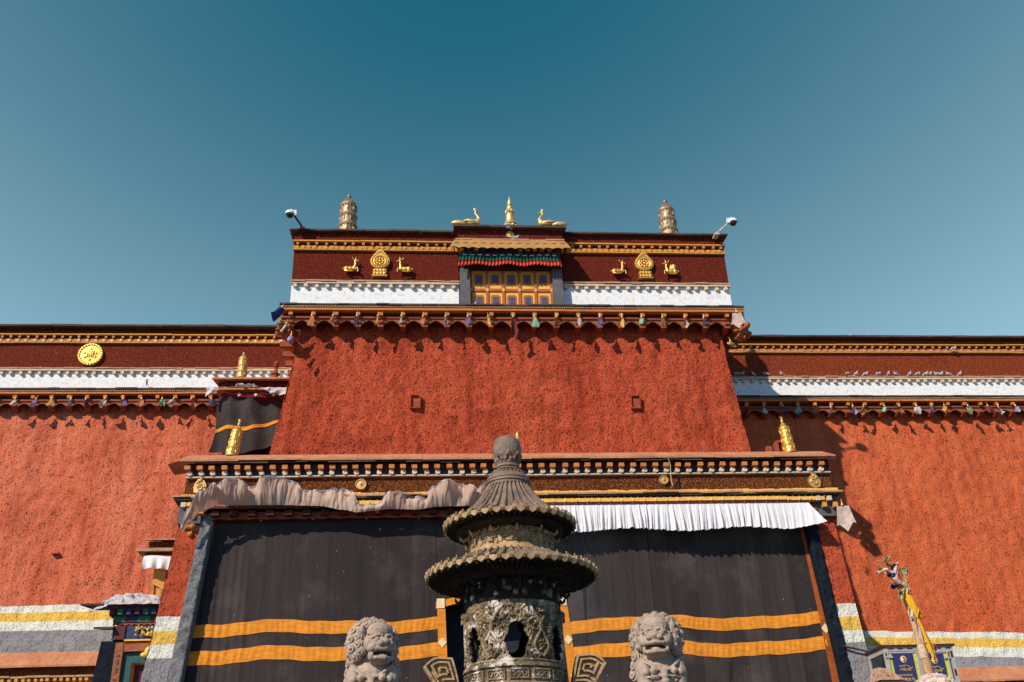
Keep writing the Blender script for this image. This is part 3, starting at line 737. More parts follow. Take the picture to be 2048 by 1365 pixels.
# ------------------------------------------------------------------ hangings on the porch
def cy(x, z, s=0.0): return 25.34 + .007 * sin(x * 7.3 + s + .4 * sin(z * 1.2)) + .004 * sin(x * 15.7 + 1.3) + .05 * sin(x * .9 + s) + .02 * sin(z * 1.1 + x * .4) + (.009 * sin(x * 31) * max(0, min(1, (-3.9 - x) / 1.2)))
def wavez(x): return .05 * sin(x * 1.35 + .3) + .02 * sin(x * 3.1 + 1) + .008 * sin(x * 9)
def curtain(x0f, x1f, zt, zb, label, side):
    c = (x0f(6), 25.55, 2); mb = MB()
    mb.grid(lambda u, v: (lambda z: (lambda x: (x, cy(x, z), z))(x0f(z) + (x1f(z) - x0f(z)) * u))(zb + (zt - zb) * v), 170, 90)
    o = single('door_curtain', mb, 'tent_black', label, 'curtain', c, 'yak hair door curtains', 180)
    base = 7.0 if side < 0 else 6.90
    for z0, z1 in ((base - .31, base), (base - .96, base - .63)):
        def st(u, v, z0=z0, z1=z1):
            zc = z0 + (z1 - z0) * v
            x = x0f(zc) + (x1f(zc) - x0f(zc)) * u
            z = zc + wavez(x) + (.03 * (x - 3) / 7 if side > 0 else 0)
            return (x, cy(x, z) - .014 - .006 * sin(v * pi) * (1 + sin(x * 40 + 6 * fbm(x, z, 1, 2))), z)
        part('orange_stripe', MB().grid(st, 260, 6), 'orange_cloth', o, 180)
    return o
cl = curtain(lambda z: -5.50 - .082 * (9.88 - z), lambda z: .24 + .03 * (7.4 - z), 9.76, 4.2,
             'left black yak-hair curtain with two orange stripes, one of them patched, in the entrance', -1)
cr = curtain(lambda z: 3.42 + .05 * (7.4 - z), lambda z: 9.98 + .045 * (9.15 - z), 9.76, 4.2,
             'right black yak-hair curtain with two orange stripes, edged in rust brown wood colour', 1)
mb = MB().grid(lambda u, v: (lambda x, z: (x, cy(x, z) + .012, z))(.1 + 3.45 * u, 7.25 + .25 * sin(u * pi) + (2.5 - .25 * sin(u * pi)) * v), 90, 40)
cm = single('door_curtain', mb, 'tent_black', 'middle black curtain panel above the dark door opening behind the burner', 'curtain', (1.8, 25.55, 7.3), 'yak hair door curtains', 180)
part('orange_border', MB().grid(lambda u, v: (lambda x: (x, cy(x, 7.4) - .01, 7.25 + .25 * sin(u * pi) + .17 * v))(.2 + 3.25 * u), 90, 3), 'orange_cloth', cm, 180)
def strip(par, name, xf, w0, w1, za, zb_, mat, off=-.02):
    return part(name, MB().grid(lambda u, v: (lambda z: (lambda x: (x, cy(x, z) + off, z))(xf(z) + (w0 + (w1 - w0) * (za - z) / (za - zb_)) * (u - .5)))(zb_ + (za - zb_) * v), 6, 50), mat, par, 180)
strip(cl, 'orange_border', lambda z: .33 + .03 * (7.4 - z), .2, .24, 7.45, 4.2, 'orange_cloth')
strip(cr, 'orange_border', lambda z: 3.43 + .07 * (7.4 - z), .19, .25, 7.45, 4.2, 'orange_cloth')
M['rust_trim'] = cloth('rust_trim', (0.38, 0.095, 0.022), 0.35, 0.05, 5, (1, 1, 3), stain=(0.2, 0.05, 0.015))
strip(cr, 'rust_border', lambda z: 10.02 + .042 * (9.15 - z), .10, .24, 9.3, 4.2, 'rust_trim')
strip(cl, 'rust_border', lambda z: -5.60 - .088 * (9.88 - z), .05, .14, 9.2, 4.2, 'rust_trim')
def diamond(par, x, z, r, off=-.03):
    y = cy(x, z) + off
    part('cream_patch', MB().prism([(x - r, z), (x, z - r * 1.15), (x + r, z), (x, z + r * 1.15)], y - .006, y), 'cream', par)
diamond(cl, .36, 6.42, .11); diamond(cr, 3.50, 6.42, .11); diamond(cr, 3.60, 5.55, .11); diamond(cr, 10.14, 6.55, .11); diamond(cl, -5.92, 6.55, .08)
for par, x in ((cl, .32), (cr, 3.41)):
    y = cy(x, 7.35) - .03; part('cream_patch', MB().box(x - .10, x + .10, y - .006, y, 7.26, 7.50), 'cream', par)
# maroon heading strip with pale diamonds
mb = MB().grid(lambda u, v: (lambda x: (x, cy(x, 9.7) - .03, 9.56 + .012 * sin(x * 3) + .22 * v))(-5.5 + 15.5 * u), 160, 3)
hd = single('curtain_heading', mb, 'fringe_maroon', 'maroon cloth heading with pale square patches along the top of the black curtains', 'cloth strip', (2, 25.5, 9.6), smooth=180)
for x in (-4.30, -2.97, -1.60, -.25, 1.1, 2.45, 3.8, 5.15, 6.5): 
    y = cy(x, 9.65) - .045; r = .11
    part('pale_patch', MB().prism([(x - r, 9.66), (x, 9.66 - r), (x + r, 9.66), (x, 9.66 + r)], y - .006, y), 'cream', hd)

# white valance on the right half
def wval(u, v):
    x = 1.5 + (8.60 + .27 * v) * u; s = v ** .8
    f = .030 * sin(x * 31 + 3.2 * fbm(x * 1.2, 0, 1, 3) + .9 * v) + .022 * sin(x * 54 + 5 * fbm(x, 2, 1, 2)) + .014 * sin(x * 90 + 2 * v)
    f *= .55 + .8 * abs(fbm(x * .8, 5, 3, 2)) + (.3 if x < 9 else -.25)
    endf = max(0, (x - 9.2) / 1.1) ** 2
    z = 9.775 - (.72 + .045 * sin(x * 2.1) + .025 * fbm(x * 6, 1, 8, 3) - .10 * max(0, min(1, (x - 9.4) / .9)) ) * v
    return (x + .05 * v * sin(x * 5) , 24.86 - .06 * sin(min(1, v * 1.15) * pi * .62) + f * s * 1.25 - .18 * endf * v - .02 * fbm(x * 2.2, v * 2, 4, 3) * v, z)
mb = MB().grid(wval, 620, 26)
vw = single('white_valance', mb, 'cloth_white', 'gathered white cotton valance hanging straight over the right curtain', 'valance', (6, 25.0, 9.8), smooth=180)
# left half: the valance has been blown up and over
BOT = [(-6.13, 9.30), (-5.95, 9.57), (-5.72, 9.79), (-5.3, 9.93), (-4.55, 9.94), (-3.79, 9.93), (-2.78, 9.89), (-2.13, 9.78), (-1.81, 9.71), (-1.49, 9.74), (-.98, 9.79), (-.34, 9.77), (.31, 9.84), (.96, 9.85), (1.67, 9.87)]
TOP = [(-6.1, 9.26), (-6.04, 9.56), (-5.72, 9.98), (-5.28, 10.25), (-4.87, 10.32), (-4.49, 10.2), (-4.13, 10.38), (-3.75, 10.39), (-3.4, 10.31), (-3.24, 10.15), (-2.74, 10.12), (-2.24, 10.18), (-1.98, 10.08), (-1.79, 9.75), (-1.49, 9.67), (-1.25, 9.77), (-1.07, 9.98), (-.72, 10.03), (-.17, 9.91), (.15, 10.16), (.43, 10.25), (.88, 10.23), (1.2, 10.07), (1.65, 10.24)]
def lerpc(c, x):
    if x <= c[0][0]: return c[0][1]
    for (a, za), (b, zb) in zip(c, c[1:]):
        if x <= b:
            t = (x - a) / (b - a); t = t * t * (3 - 2 * t) if abs(zb - za) > .05 else t
            return za + (zb - za) * t
    return c[-1][1]
def lip(x): return lerpc([(-6.1, 24.5), (-5.6, 24.42), (-4.9, 24.36), (-4.45, 24.52), (-4.0, 24.34), (-3.5, 24.45), (-3.1, 24.62), (-2.5, 24.70), (-2.0, 24.66), (-1.6, 24.95), (-1.3, 24.86), (-.9, 24.62), (-.3, 24.78), (.2, 24.45), (.7, 24.42), (1.2, 24.6), (1.65, 24.4)], x)
LEAN = [(-6.1, -.30), (-5.3, -.42), (-4.75, -.36), (-4.4, -.08), (-4.2, -.36), (-3.85, -.30), (-3.5, -.06), (-3.2, .0), (-1.8, .02), (-1.3, 0), (-1.05, -.22), (-.7, -.10), (-.5, 0), (-.1, 0), (.12, -.26), (.5, -.36), (.74, -.06), (.95, -.04), (1.05, -.3), (1.7, -.3)]
LOBES = [-6.12, -5.34, -4.62, -3.22, -2.98, -2.30, -1.80, -1.35, -.55, -.02, 1.22, 1.75]
def awning(u, v):
    x = -6.12 + 7.78 * u; zb = lerpc(BOT, x); zt = lerpc(TOP, x); yl = lip(x)
    if x < -5.6: zb = lerpc(BOT, x) - .10 * (1 if x < -6.0 else .3)
    for a, b in zip(LOBES, LOBES[1:]):
        if a <= x < b: q = (x - a) / (b - a); wdt = b - a; break
    dl = min(x - a, b - x); crease = exp(-(dl / .055) ** 1.3); fan = (q - .15) ** 2
    h = max(0.02, zt - zb); h *= 1 - .20 * crease + .06 * sin(q * pi)
    w1 = fbm(x * 7 - 1.2 * v * (q - .5), v * .8, 2.2, 3); w2 = fbm(x * 16 - 2.5 * v * (q - .5), v * 1.1, 6.1, 3)
    fold = .050 * w1 + .022 * w2 + .016 * sin(x * 52 + 3 * w1) * (1 - v) ** 1.5
    lean = lerpc(LEAN, x)
    y = 24.76 + lean * (v ** .9) * (.75 + .45 * q) + .07 * crease * v - .05 * sin(v * pi) + fold * (.35 + .75 * v) + .05 * sin(q * 9 + x) * v * v
    return (x + .05 * v * (q - .3) + .015 * w2 * v, y, zb - .12 + h * v + .14 * v + .008 * w1 * v)
mb = MB().grid(awning, 620, 30)
ac = single('blown_valance', mb, 'cloth_dirty', 'dusty cotton valance blown up and folded back over the left side of the entrance', 'valance', (-2.2, 24.9, 9.9), smooth=180)
def hemf(u, v):
    p = awning(u, 1.0); x = p[0]
    return (p[0], p[1] - .004 - .03 * v, p[2] + .004 + .035 * v * (1 + .3 * sin(x * 23)))
part('hem', MB().grid(hemf, 620, 2), 'hem', ac, 180)
# ------------------------------------------------------------------ gilt ornaments
def victory_banner(name, loc, h, r, mat, label, group, tip=False, tilt=0.0):
    t = thing(name, label, 'finial', loc, group); t.rotation_euler = (0, tilt, 0)
    x, y, z = loc
    pr = [(0, 0), (r * 1.02, 0), (r * 1.05, .015 * h)]
    for i in range(3):
        a = .03 + i * .24
        k = 1.0 - .06 * i
        pr += [(r * k * .97, (a + .01) * h), (r * k * .95, (a + .18) * h), (r * k * 1.03, (a + .185) * h), (r * k * 1.07, (a + .205) * h), (r * k * 1.03, (a + .225) * h)]
    pr += [(r * .86, .76 * h), (r * .62, .80 * h), (r * .34, .825 * h)]
    part('drum', MB().lathe(pr, loc, 28, ridge=lambda a, i: .02 * cos(a * 14)), mat, t, 35)
    mb = MB()
    for i in range(3):
        a = .03 + i * .24; k = 1.0 - .06 * i
        for j in range(8):
            an = 2 * pi * j / 8 + i * .4; zz = z + (a + .10) * h
            mb.ell((x + r * k * .95 * cos(an), y + r * k * .95 * sin(an), zz), (r * .12, r * .12, h * .06), u=8, v=6)
        for j in range(20):
            an = 2 * pi * j / 20; mb.ell((x + r * k * 1.03 * cos(an), y + r * k * 1.03 * sin(an), z + (a + .165) * h), (r * .07,) * 3, u=6, v=4)
    part('relief', mb, mat, t, 60)
    mb = MB()
    for j in range(9):
        an = 2 * pi * j / 9; mb.ell((x + r * .38 * cos(an), y + r * .38 * sin(an), z + .845 * h), (r * .15, r * .15, r * .12), u=7, v=5)
    mb.lathe([(r * .30, .82 * h), (r * .30, .86 * h), (r * .18, .88 * h), (r * .14, .90 * h), (r * .26, .925 * h), (r * .28, .95 * h), (r * .2, .985 * h), (0.0, 1.0 * h)], loc, 16)
    if tip:
        for dx in (-.5, 0, .5): mb.tube([(x, y, z + h * .99), (x + dx * r * .30, y, z + h * 1.04), (x + dx * r * .34, y, z + h * 1.10)], .008, 5)
    part('top_knob', mb, mat, t, 50)
    if h > 1.5: part('base', MB().lathe([(r * 1.2, -.75), (r * 1.2, -.2), (r * 1.06, -.1), (r * 1.06, 0)], loc, 24), mat, t, 40)
    return t
victory_banner('victory_banner', (-2.83, 29.3, 20.95), 1.80, .32, 'gold_old', 'tarnished victory banner finial on the tower roof, nearer the left camera', 'roof finials of the gate tower')
victory_banner('victory_banner', (8.57, 29.3, 20.93), 1.80, .32, 'gold_old', 'tarnished victory banner finial on the tower roof, nearer the right camera', 'roof finials of the gate tower')
victory_banner('victory_banner', (-5.26, 25.55, 11.42), 1.00, .165, 'gold_bright', 'bright gilt victory banner on the left end of the porch roof, against a black curtain', 'gilt banners on the porch roof', True, .13)
victory_banner('victory_banner', (10.13, 25.55, 11.42), 1.02, .165, 'gold_bright', 'bright gilt victory banner on the right end of the porch roof, against the shaded wall', 'gilt banners on the porch roof', True, -.09)
victory_banner('victory_banner', (-6.0, 29.5, 15.62), .95, .155, 'brass', 'dull brass victory banner finial on the small side annex roof', None)
mb = MB().lathe([(.17, 15.56), (.17, 15.60), (.10, 15.64), (.09, 15.67), (.20, 15.68)], (-6.0, 29.5, 0), 20)
bpy.data.objects['victory_banner.004'] if 'victory_banner.004' in bpy.data.objects else None
t = single('wooden_finial', MB().lathe([(0, 0), (.13, 0), (.13, .05), (.09, .07), (.09, .13), (.14, .16), (.14, .19), (.07, .22), (.055, .40), (.10, .44), (.10, .47), (.05, .50), (.08, .55), (.06, .61), (0, .66)], (0, 0, 0), 16).xf(Matrix.Translation((-4.93, 29.5, 15.60))),
           'wood_red', 'small turned wooden finial on the annex roof beside the red tower wall', 'finial', (-4.93, 29.5, 15.60), smooth=40)
# central pinnacle over the window
t = thing('pinnacle', 'gilt bell-shaped pinnacle standing between two golden birds on the tower roof', 'finial', (2.71, 27.6, 20.22))
Lc = (2.71, 27.6, 20.22)
part('bell', MB().lathe([(0, 0), (.22, 0), (.24, .05), (.20, .10), (.24, .13), (.25, .16), (.22, .20), (.175, .26), (.155, .36), (.145, .52), (.15, .54), (.13, .56), (.12, .60), (.07, .63)], Lc, 28), 'gold', t, 35)
mb = MB()
for j in range(10):
    a = 2 * pi * j / 10
    mb.ell((Lc[0] + .21 * cos(a), Lc[1] + .21 * sin(a), Lc[2] + .06), (.06, .06, .06), u=8, v=6)
    mb.tube([(Lc[0] + .08 * cos(a), Lc[1] + .08 * sin(a), Lc[2] + .62), (Lc[0] + .13 * cos(a), Lc[1] + .13 * sin(a), Lc[2] + .66), (Lc[0] + .155 * cos(a), Lc[1] + .155 * sin(a), Lc[2] + .73)], [.035, .04, .02], 7)
part('petal_ring', mb, 'gold', t, 50)
part('spire', MB().lathe([(.07, .66), (.07, .72), (.10, .76), (.11, .82), (.09, .92), (.075, .95), (.10, .97), (.10, 1.0), (.06, 1.03), (.075, 1.08), (.05, 1.16), (.02, 1.26), (0, 1.36)], Lc, 18), 'gold', t, 40)
# the small pinnacle on the porch roof behind the burner
single('small_pinnacle', MB().lathe([(0, 0), (.10, 0), (.13, .06), (.10, .10), (.06, .12), (.055, .30), (.075, .32), (.075, .36), (.05, .38), (.06, .44), (.03, .52), (0, .56)], (2.46, 25.55, 11.56), 16),
       'brass', 'small brass pinnacle on the porch roof, peeping up behind the burner top', 'finial', (2.46, 25.55, 11.45), smooth=45)
# golden birds
def bird(x, d, label):
    y = 27.50; z = 20.27; mb = MB()
    mb.ell((x + d * .02, y, z + .12), (.24, .12, .115)); mb.ell((x + d * .17, y, z + .15), (.12, .10, .135))
    mb.tube([(x + d * .22, y, z + .20), (x + d * .235, y, z + .30), (x + d * .175, y, z + .41), (x + d * .12, y, z + .49), (x + d * .125, y, z + .56)], [.085, .055, .038, .034, .036], 10)
    mb.ell((x + d * .14, y, z + .575), (.055, .042, .042)); mb.tube([(x + d * .18, y, z + .575), (x + d * .275, y, z + .55)], [.022, .008], 8)
    body = fuse(mb, .012)
    t = thing('peacock_statue', label, 'statue', (x, y, z - .02), 'golden birds flanking the pinnacle')
    part('body', body, 'gold', t, 180)
    part('crest', MB().ell((x + d * .115, y, z + .66), (.06, .02, .06)), 'gold', t, 180)
    mb = MB().ell((x - d * .42, y, z + .09), (.28, .12, .105), u=22, v=12, rot=Matrix.Rotation(d * .08, 3, 'Y'))
    for i in range(40):
        a = R.uniform(-.85, .85); mb.ell((x - d * (.42 + .24 * a), y - .105 * sqrt(1 - a * a), z + .09 + R.uniform(-.05, .055)), (.022, .010, .016), u=7, v=5)
    part('tail', mb, 'gold', t, 60)
    mb = MB().ell((x - d * .04, y - .10, z + .15), (.17, .035, .06), rot=Matrix.Rotation(d * .15, 3, 'Y')).ell((x - d * .17, y - .095, z + .145), (.12, .03, .035), rot=Matrix.Rotation(d * .05, 3, 'Y'))
    part('wing', mb, 'gold', t, 60)
bird(1.42, 1, 'golden peacock statue on the left of the pinnacle, facing right')
bird(3.92, -1, 'golden peacock statue on the right of the pinnacle, facing left')
# dharma wheel emblems
def emblem(x, label):
    z = 19.0; y = 27.90; t = thing('wheel_emblem', label, 'ornament', (x, y, 18.4), 'gilt wheel emblems on the tower frieze')
    out = []
    for i in range(40):
        a = -pi / 2 + 2 * pi * i / 40; r = .315
        px, pz = r * cos(a), r * sin(a) * .92
        k = max(0, sin(a)); pz += .16 * k ** 6; px *= 1 - .10 * k ** 4
        out.append((x + px, z + .07 + pz))
    part('flame_halo', MB().prism(out, y - .09, y + .01), 'gold_bright', t)
    mb = MB(); cz = z + .05
    mb.lathe([(.215, 0), (.215, -.03), (.19, -.045), (.165, -.03), (.165, 0)], (x, y - .09, cz), 32, axis='y')
    for i in range(8):
        a = 2 * pi * i / 8; mb.ell((x + .11 * cos(a), y - .105, cz + .11 * sin(a)), (.045, .04, .045), u=8, v=6)
    mb.ell((x, y - .11, cz), (.05, .05, .05))
    part('wheel', mb, 'gold_bright', t, 50)
    mb = MB()
    for i in range(30):
        a = -pi * .42 + 2 * pi * i / 30; r = .265
        px, pz = r * cos(a), r * sin(a) * .92; k = max(0, sin(a)); pz += .12 * k ** 6
        mb.ell((x + px, y - .095, z + .07 + pz), (.028, .03, .03), u=7, v=5)
    part('flame_relief', mb, 'gold_bright', t, 60)
    mb = MB().prism([(x - .20, z - .24), (x + .20, z - .24), (x + .22, z - .36), (x - .22, z - .36)], y - .10, y + .01)
    mb.prism([(x - .19, z - .37), (x + .19, z - .37), (x + .235, z - .50), (x - .235, z - .50)], y - .13, y + .01)
    mb.box(x - .245, x + .245, y - .15, y + .01, z - .53, z - .50)
    for i in range(4): mb.ell((x - .15 + .10 * i, y - .10, z - .30), (.045, .04, .05), u=8, v=6); mb.ell((x - .16 + .107 * i, y - .13, z - .44), (.048, .04, .05), u=8, v=6)
    part('lotus_base', mb, 'gold_bright', t, 40)
emblem(-1.59, 'gilt dharma wheel emblem on the maroon frieze left of the window')
emblem(7.16, 'gilt dharma wheel emblem on the maroon frieze right of the window')
def deer(x, d, label, double=False):
    y = 27.86; z = 18.62; mb = MB()
    mb.ell((x - d * .02, y - .05, z + .135), (.17, .075, .085)); mb.ell((x - d * .14, y - .055, z + .125), (.085, .085, .10)); mb.ell((x + d * .11, y - .055, z + .15), (.08, .07, .085))
    mb.tube([(x + d * .12, y - .055, z + .19), (x + d * .145, y - .06, z + .31), (x + d * .13, y - .07, z + .43)], [.062, .040, .036], 9)
    mb.ell((x + d * .155, y - .08, z + .445), (.052, .036, .038)); mb.tube([(x + d * .18, y - .08, z + .44), (x + d * .262, y - .095, z + .405)], [.030, .017], 8)
    for e in (-.03, .035): mb.tube([(x + d * (.12 + e), y - .075, z + .47), (x + d * (.085 + e * 1.6), y - .08, z + .53), (x + d * (.10 + e * 2.2), y - .085, z + .575)], [.017, .018, .008], 6)
    mb.tube([(x - d * .20, y - .07, z + .06), (x - d * .10, y - .11, z + .015), (x + d * .08, y - .11, z + .02)], [.04, .026, .022], 7)
    mb.tube([(x + d * .13, y - .07, z + .10), (x + d * .225, y - .10, z + .145), (x + d * .235, y - .10, z + .02), (x + d * .20, y - .10, z + .0)], [.042, .026, .020, .018], 7)
    mb.tube([(x - d * .21, y - .05, z + .16), (x - d * .255, y - .07, z + .14), (x - d * .26, y - .07, z + .09)], [.025, .022, .012], 6)
    if double:
        for q in range(3): mb.tube([(x + d * .02 - d * q * .06, y - .07, z + .22), (x - d * (.02 + q * .06), y - .08, z + .36 - q * .03), (x - d * (.10 + q * .05), y - .08, z + .40 - q * .05)], [.035, .03, .02], 7)
        mb.ell((x - d * .12, y - .07, z + .33), (.07, .05, .08))
    single('deer_statue', fuse(mb, .009), 'gold_bright', label, 'statue', (x, y, z), 'gilt deer on the tower frieze', 180)
deer(-2.52, 1, 'gilt kneeling deer left of the left wheel emblem, facing right')
deer(-.79, -1, 'gilt kneeling deer right of the left wheel emblem, facing left')
deer(6.27, 1, 'gilt kneeling deer left of the right wheel emblem, facing right')
deer(8.03, -1, 'gilt kneeling deer right of the right wheel emblem, with raised antlers behind its neck', True)
# discs
def disc(x, y, z, r, mat, label, group=None, face=False):
    t = thing('gilt_disc', label, 'ornament', (x, y + .06, z), group)
    part('plate', MB().lathe([(0, -.055), (r * .18, -.05), (r * .22, -.03), (r * .78, -.02), (r * .84, -.045), (r * .96, -.045), (r, -.02), (r, .06)], (x, y, z), 36, axis='y'), mat, t, 35)
    mb = MB()
    if face:
        for i in range(24):
            a = 2 * pi * i / 24; mb.ell((x + r * .88 * cos(a), y - .045, z + r * .88 * sin(a)), (.03, .02, .03), u=7, v=5)
        for dx in (-.10, -.03, .05, .11): mb.tube([(x + dx, y - .03, z - .14), (x + dx * .9, y - .05, z), (x + dx * 1.1, y - .03, z + .15)], [.015, .03, .015], 7)
        for dx, dz in ((-.2, .05), (.2, .03), (-.17, -.12), (.18, -.1), (0, .22), (0, -.22)): mb.ell((x + dx, y - .03, z + dz), (.06, .025, .045), u=8, v=5)
    else: mb.ell((x, y - .05, z), (r * .16, .025, r * .16), u=10, v=6)
    part('relief', mb, mat, t, 60); return t
disc(-12.28, 33.42, 18.46, .445, 'gold_bright', 'big round gilt disc with relief on the frieze of the left wing', face=True)
disc(2.67, 27.50, 19.93, .125, 'gold', 'small gilt disc on the raised frieze directly under the pinnacle')
disc(-1.75, 25.0, 10.42, .145, 'brass', 'plain brass disc on the porch frieze above the blown valance')
disc(6.29, 25.0, 10.47, .125, 'brass', 'plain brass disc on the porch frieze with a cord dangling over it')
mb = MB().tube([(6.34, 25.55, 11.42), (6.33, 24.95, 11.13), (6.40, 24.70, 11.03), (6.45, 24.74, 10.8), (6.47, 24.90, 10.45), (6.50, 24.92, 10.28)], .016, 6)
single('dangling_cord', mb, 'rope', 'pale cord hanging from the porch coping over the right brass disc', 'cord', (6.34, 25.5, 11.42), smooth=60)
mb = MB().tube([(6.68, 25.0, 10.58), (6.685, 24.98, 10.3), (6.67, 24.95, 10.12)], .014, 6).box(6.60, 6.74, 24.85, 24.98, 10.085, 10.11)
single('hanging_wire', mb, 'black_gloss', 'short black wire hanging down the brown porch frieze', 'wire', (6.68, 24.98, 10.1))
def conch(x, d, label):
    y = 25.02; z = 10.44; mb = MB()
    out = [(x + d * a, z + b) for a, b in ((-.14, -.20), (.02, -.235), (.13, -.17), (.165, -.03), (.12, .08), (.06, .16), (0, .25), (-.06, .16), (-.12, .06), (-.16, -.06))]
    mb.prism(out, y - .05, y + .04)
    pts = [(x + d * (.015 + (.10 - .0042 * i) * cos(i * .5)), y - .06, z - .07 + (.10 - .0042 * i) * sin(i * .5)) for i in range(22)]
    mb.tube(pts, [.028 - .0008 * i for i in range(22)], 7)
    for i in range(4): mb.ell((x + d * (-.06 + .03 * i), y - .06, z + .06 + .03 * (i % 2) + .025 * i), (.045, .03, .04), u=8, v=6)
    single('conch_ornament', mb, 'brass', label, 'ornament', (x, y, z - .2), 'conch shell ornaments on the porch corners', 50)
conch(-5.86, 1, 'swirled conch ornament on the left corner of the porch frieze')
conch(10.44, -1, 'swirled conch ornament on the right corner of the porch frieze')

# ------------------------------------------------------------------ security cameras
def cctv(bx, by, bz, tx, ty_, tz, d, label):
    t = thing('security_camera', label, 'camera', (bx, by, bz), 'dome cameras on the tower roof')
    part('arm', MB().tube([(bx, by, bz), (tx - d * .10, ty_, tz - .02)], .032, 8).box(bx - .08, bx + .08, by - .05, by + .25, bz - .06, bz + .0), 'wood_dark' if d < 0 else 'pebble', t)
    part('mount', MB().box(tx - d * .16 - .05, tx - d * .16 + .05, ty_ - .05, ty_ + .05, tz - .09, tz + .10).tube([(tx - d * .14, ty_, tz + .06), (tx - d * .02, ty_, tz + .14), (tx, ty_, tz + .10)], .03, 8), 'cctv_white', t, 50)
    part('housing', MB().lathe([(0, .11), (.05, .11), (.13, .06), (.155, .0), (.155, -.05), (.135, -.06)], (tx, ty_, tz), 24), 'cctv_white', t, 40)
    part('lens_dome', MB().ell((tx, ty_, tz - .055), (.125, .125, .125), u=20, v=12), 'black_gloss', t, 180)
cctv(-4.12, 27.55, 20.16, -4.52, 27.3, 20.54, -1, 'white dome camera on a dark arm at the left end of the tower roof')
cctv(9.70, 27.55, 20.12, 10.24, 27.3, 20.46, 1, 'white dome camera on a pale arm at the right end of the tower roof')

# ------------------------------------------------------------------ pennants with little bells under the eaves
def pennant(x, y, z, col, w, h, rz, lean, label, group, curl=.06, droop=1.0):
    t = thing('pennant', label, 'pennant', (x, y, z), group); w *= .9; h *= .85; rz *= 1.5
    part('bell', MB().tube([(x, y, z), (x + lean * .1, y, z - .10)], .010, 5).lathe([(0, 0), (.022, -.005), (.03, -.04), (.048, -.085), (.044, -.085)], (x + lean * .1, y, z - .09), 12), 'brass', t, 40)
    ca, sa = cos(rz), sin(rz); ph = R.uniform(0, 6)
    def fn(u, v):
        a = (u - .5) * w * (.75 + .45 * v); b = -h * v * droop * (1 - (.28 * (abs(u - .5) * 2) ** 1.5 + .10 * sin(u * 11 + ph)) * max(0, v - .45) / .55)
        dn = curl * sin(u * 4 + ph + v * 2) * (0.3 + v)
        return (x + lean * (.12 + h * v) + a * ca - dn * sa, y + a * sa + dn * ca - .02, z - .19 + b)
    part('cloth', MB().sheet(fn, 6, 8, .004), 'pc_' + col, t, 180)
G1 = 'pennants under the tower eave'; G2 = 'pennants under the left wing eave'; G3 = 'pennants under the right wing eave'
tp = [(-3.58, 'orange', .24, .36), (-2.92, 'brown', .14, .24), (-2.23, 'navy blue', .16, .42), (-1.56, 'yellow', .10, .40), (-.83, 'green', .22, .34), (-.18, 'orange', .20, .32),
      (.51, 'pale grey', .10, .36), (1.19, 'purple', .22, .36), (1.87, 'yellow', .09, .42), (2.61, 'maroon', .22, .80), (3.29, 'green', .20, .40), (3.99, 'orange', .18, .36), (4.70, 'pale grey', .16, .36),
      (5.39, 'purple', .20, .40), (6.08, 'yellow', .12, .42), (6.76, 'green', .18, .28), (7.42, 'brown', .12, .34), (8.12, 'pinkish white', .13, .36), (8.76, 'light blue', .20, .26)]
for i, (x, c, w, h) in enumerate(tp):
    pennant(x + R.uniform(-.03, .03), 27.28, 16.86, c, w, h, R.uniform(-.7, .5), R.uniform(-.25, .15), f'{c} pennant under the tower eave, {ORD[i]} from the left along the brackets', G1)
pennant(-4.42, 27.0, 17.0, 'blue', .34, .45, .4, -.55, 'bunched blue pennant at the left corner of the tower eave', G1, .12)
pennant(-4.28, 27.0, 16.42, 'pinkish white', .10, .34, .2, -.4, 'narrow pinkish pennant below the blue one at the tower corner', G1)
pennant(-4.13, 27.0, 16.02, 'lilac', .22, .26, .2, -.1, 'lilac pennant below the left corner of the tower eave', G1)
pennant(9.75, 27.0, 16.92, 'pinkish white', .42, .60, -.1, .0, 'large pinkish white pennant at the right corner of the tower eave', G1, .03)
pennant(9.38, 27.0, 15.86, 'yellow', .36, .16, .1, .2, 'yellow pennant low at the right corner of the tower', G1)
lp = [(-14.30, 'white'), (-13.59, 'lilac'), (-13.11, 'yellow'), (-12.44, 'teal'), (-11.98, 'maroon'), (-11.29, 'pinkish white'), (-10.73, 'purple'), (-10.07, 'orange'), (-9.37, 'green'), (-8.91, 'white'), (-8.39, 'orange'), (-7.68, 'blue')]
for i, (x, c) in enumerate(lp):
    pennant(x, 32.84, 16.56, c, R.uniform(.14, .28), R.uniform(.22, .36), R.uniform(-.7, .7), R.uniform(-.5, .5), f'{c} pennant under the left wing eave, {ORD[i]} from the left', G2, .08)
rp = [(11.65, 'maroon'), (12.30, 'white'), (13.03, 'blue'), (13.65, 'teal'), (14.31, 'orange'), (14.89, 'white'), (15.70, 'lilac'), (16.16, 'yellow'), (16.95, 'teal'), (17.47, 'orange'), (18.15, 'white'), (18.76, 'purple'), (19.26, 'yellow'), (20.15, 'olive green'), (20.92, 'maroon'), (21.33, 'pinkish white'), (22.02, 'lilac')]
for i, (x, c) in enumerate(rp):
    pennant(x, 32.84, 16.22, c, R.uniform(.14, .28), R.uniform(.25, .38), R.uniform(-.7, .7), R.uniform(-.4, .4), f'{c} pennant under the right wing eave, {ORD[i]} from the tower', G3, .08)
pennant(10.95, 24.70, 9.78, 'pinkish white', .46, .74, -.2, .02, 'large stained white pennant hanging at the right corner of the porch', None, .04)

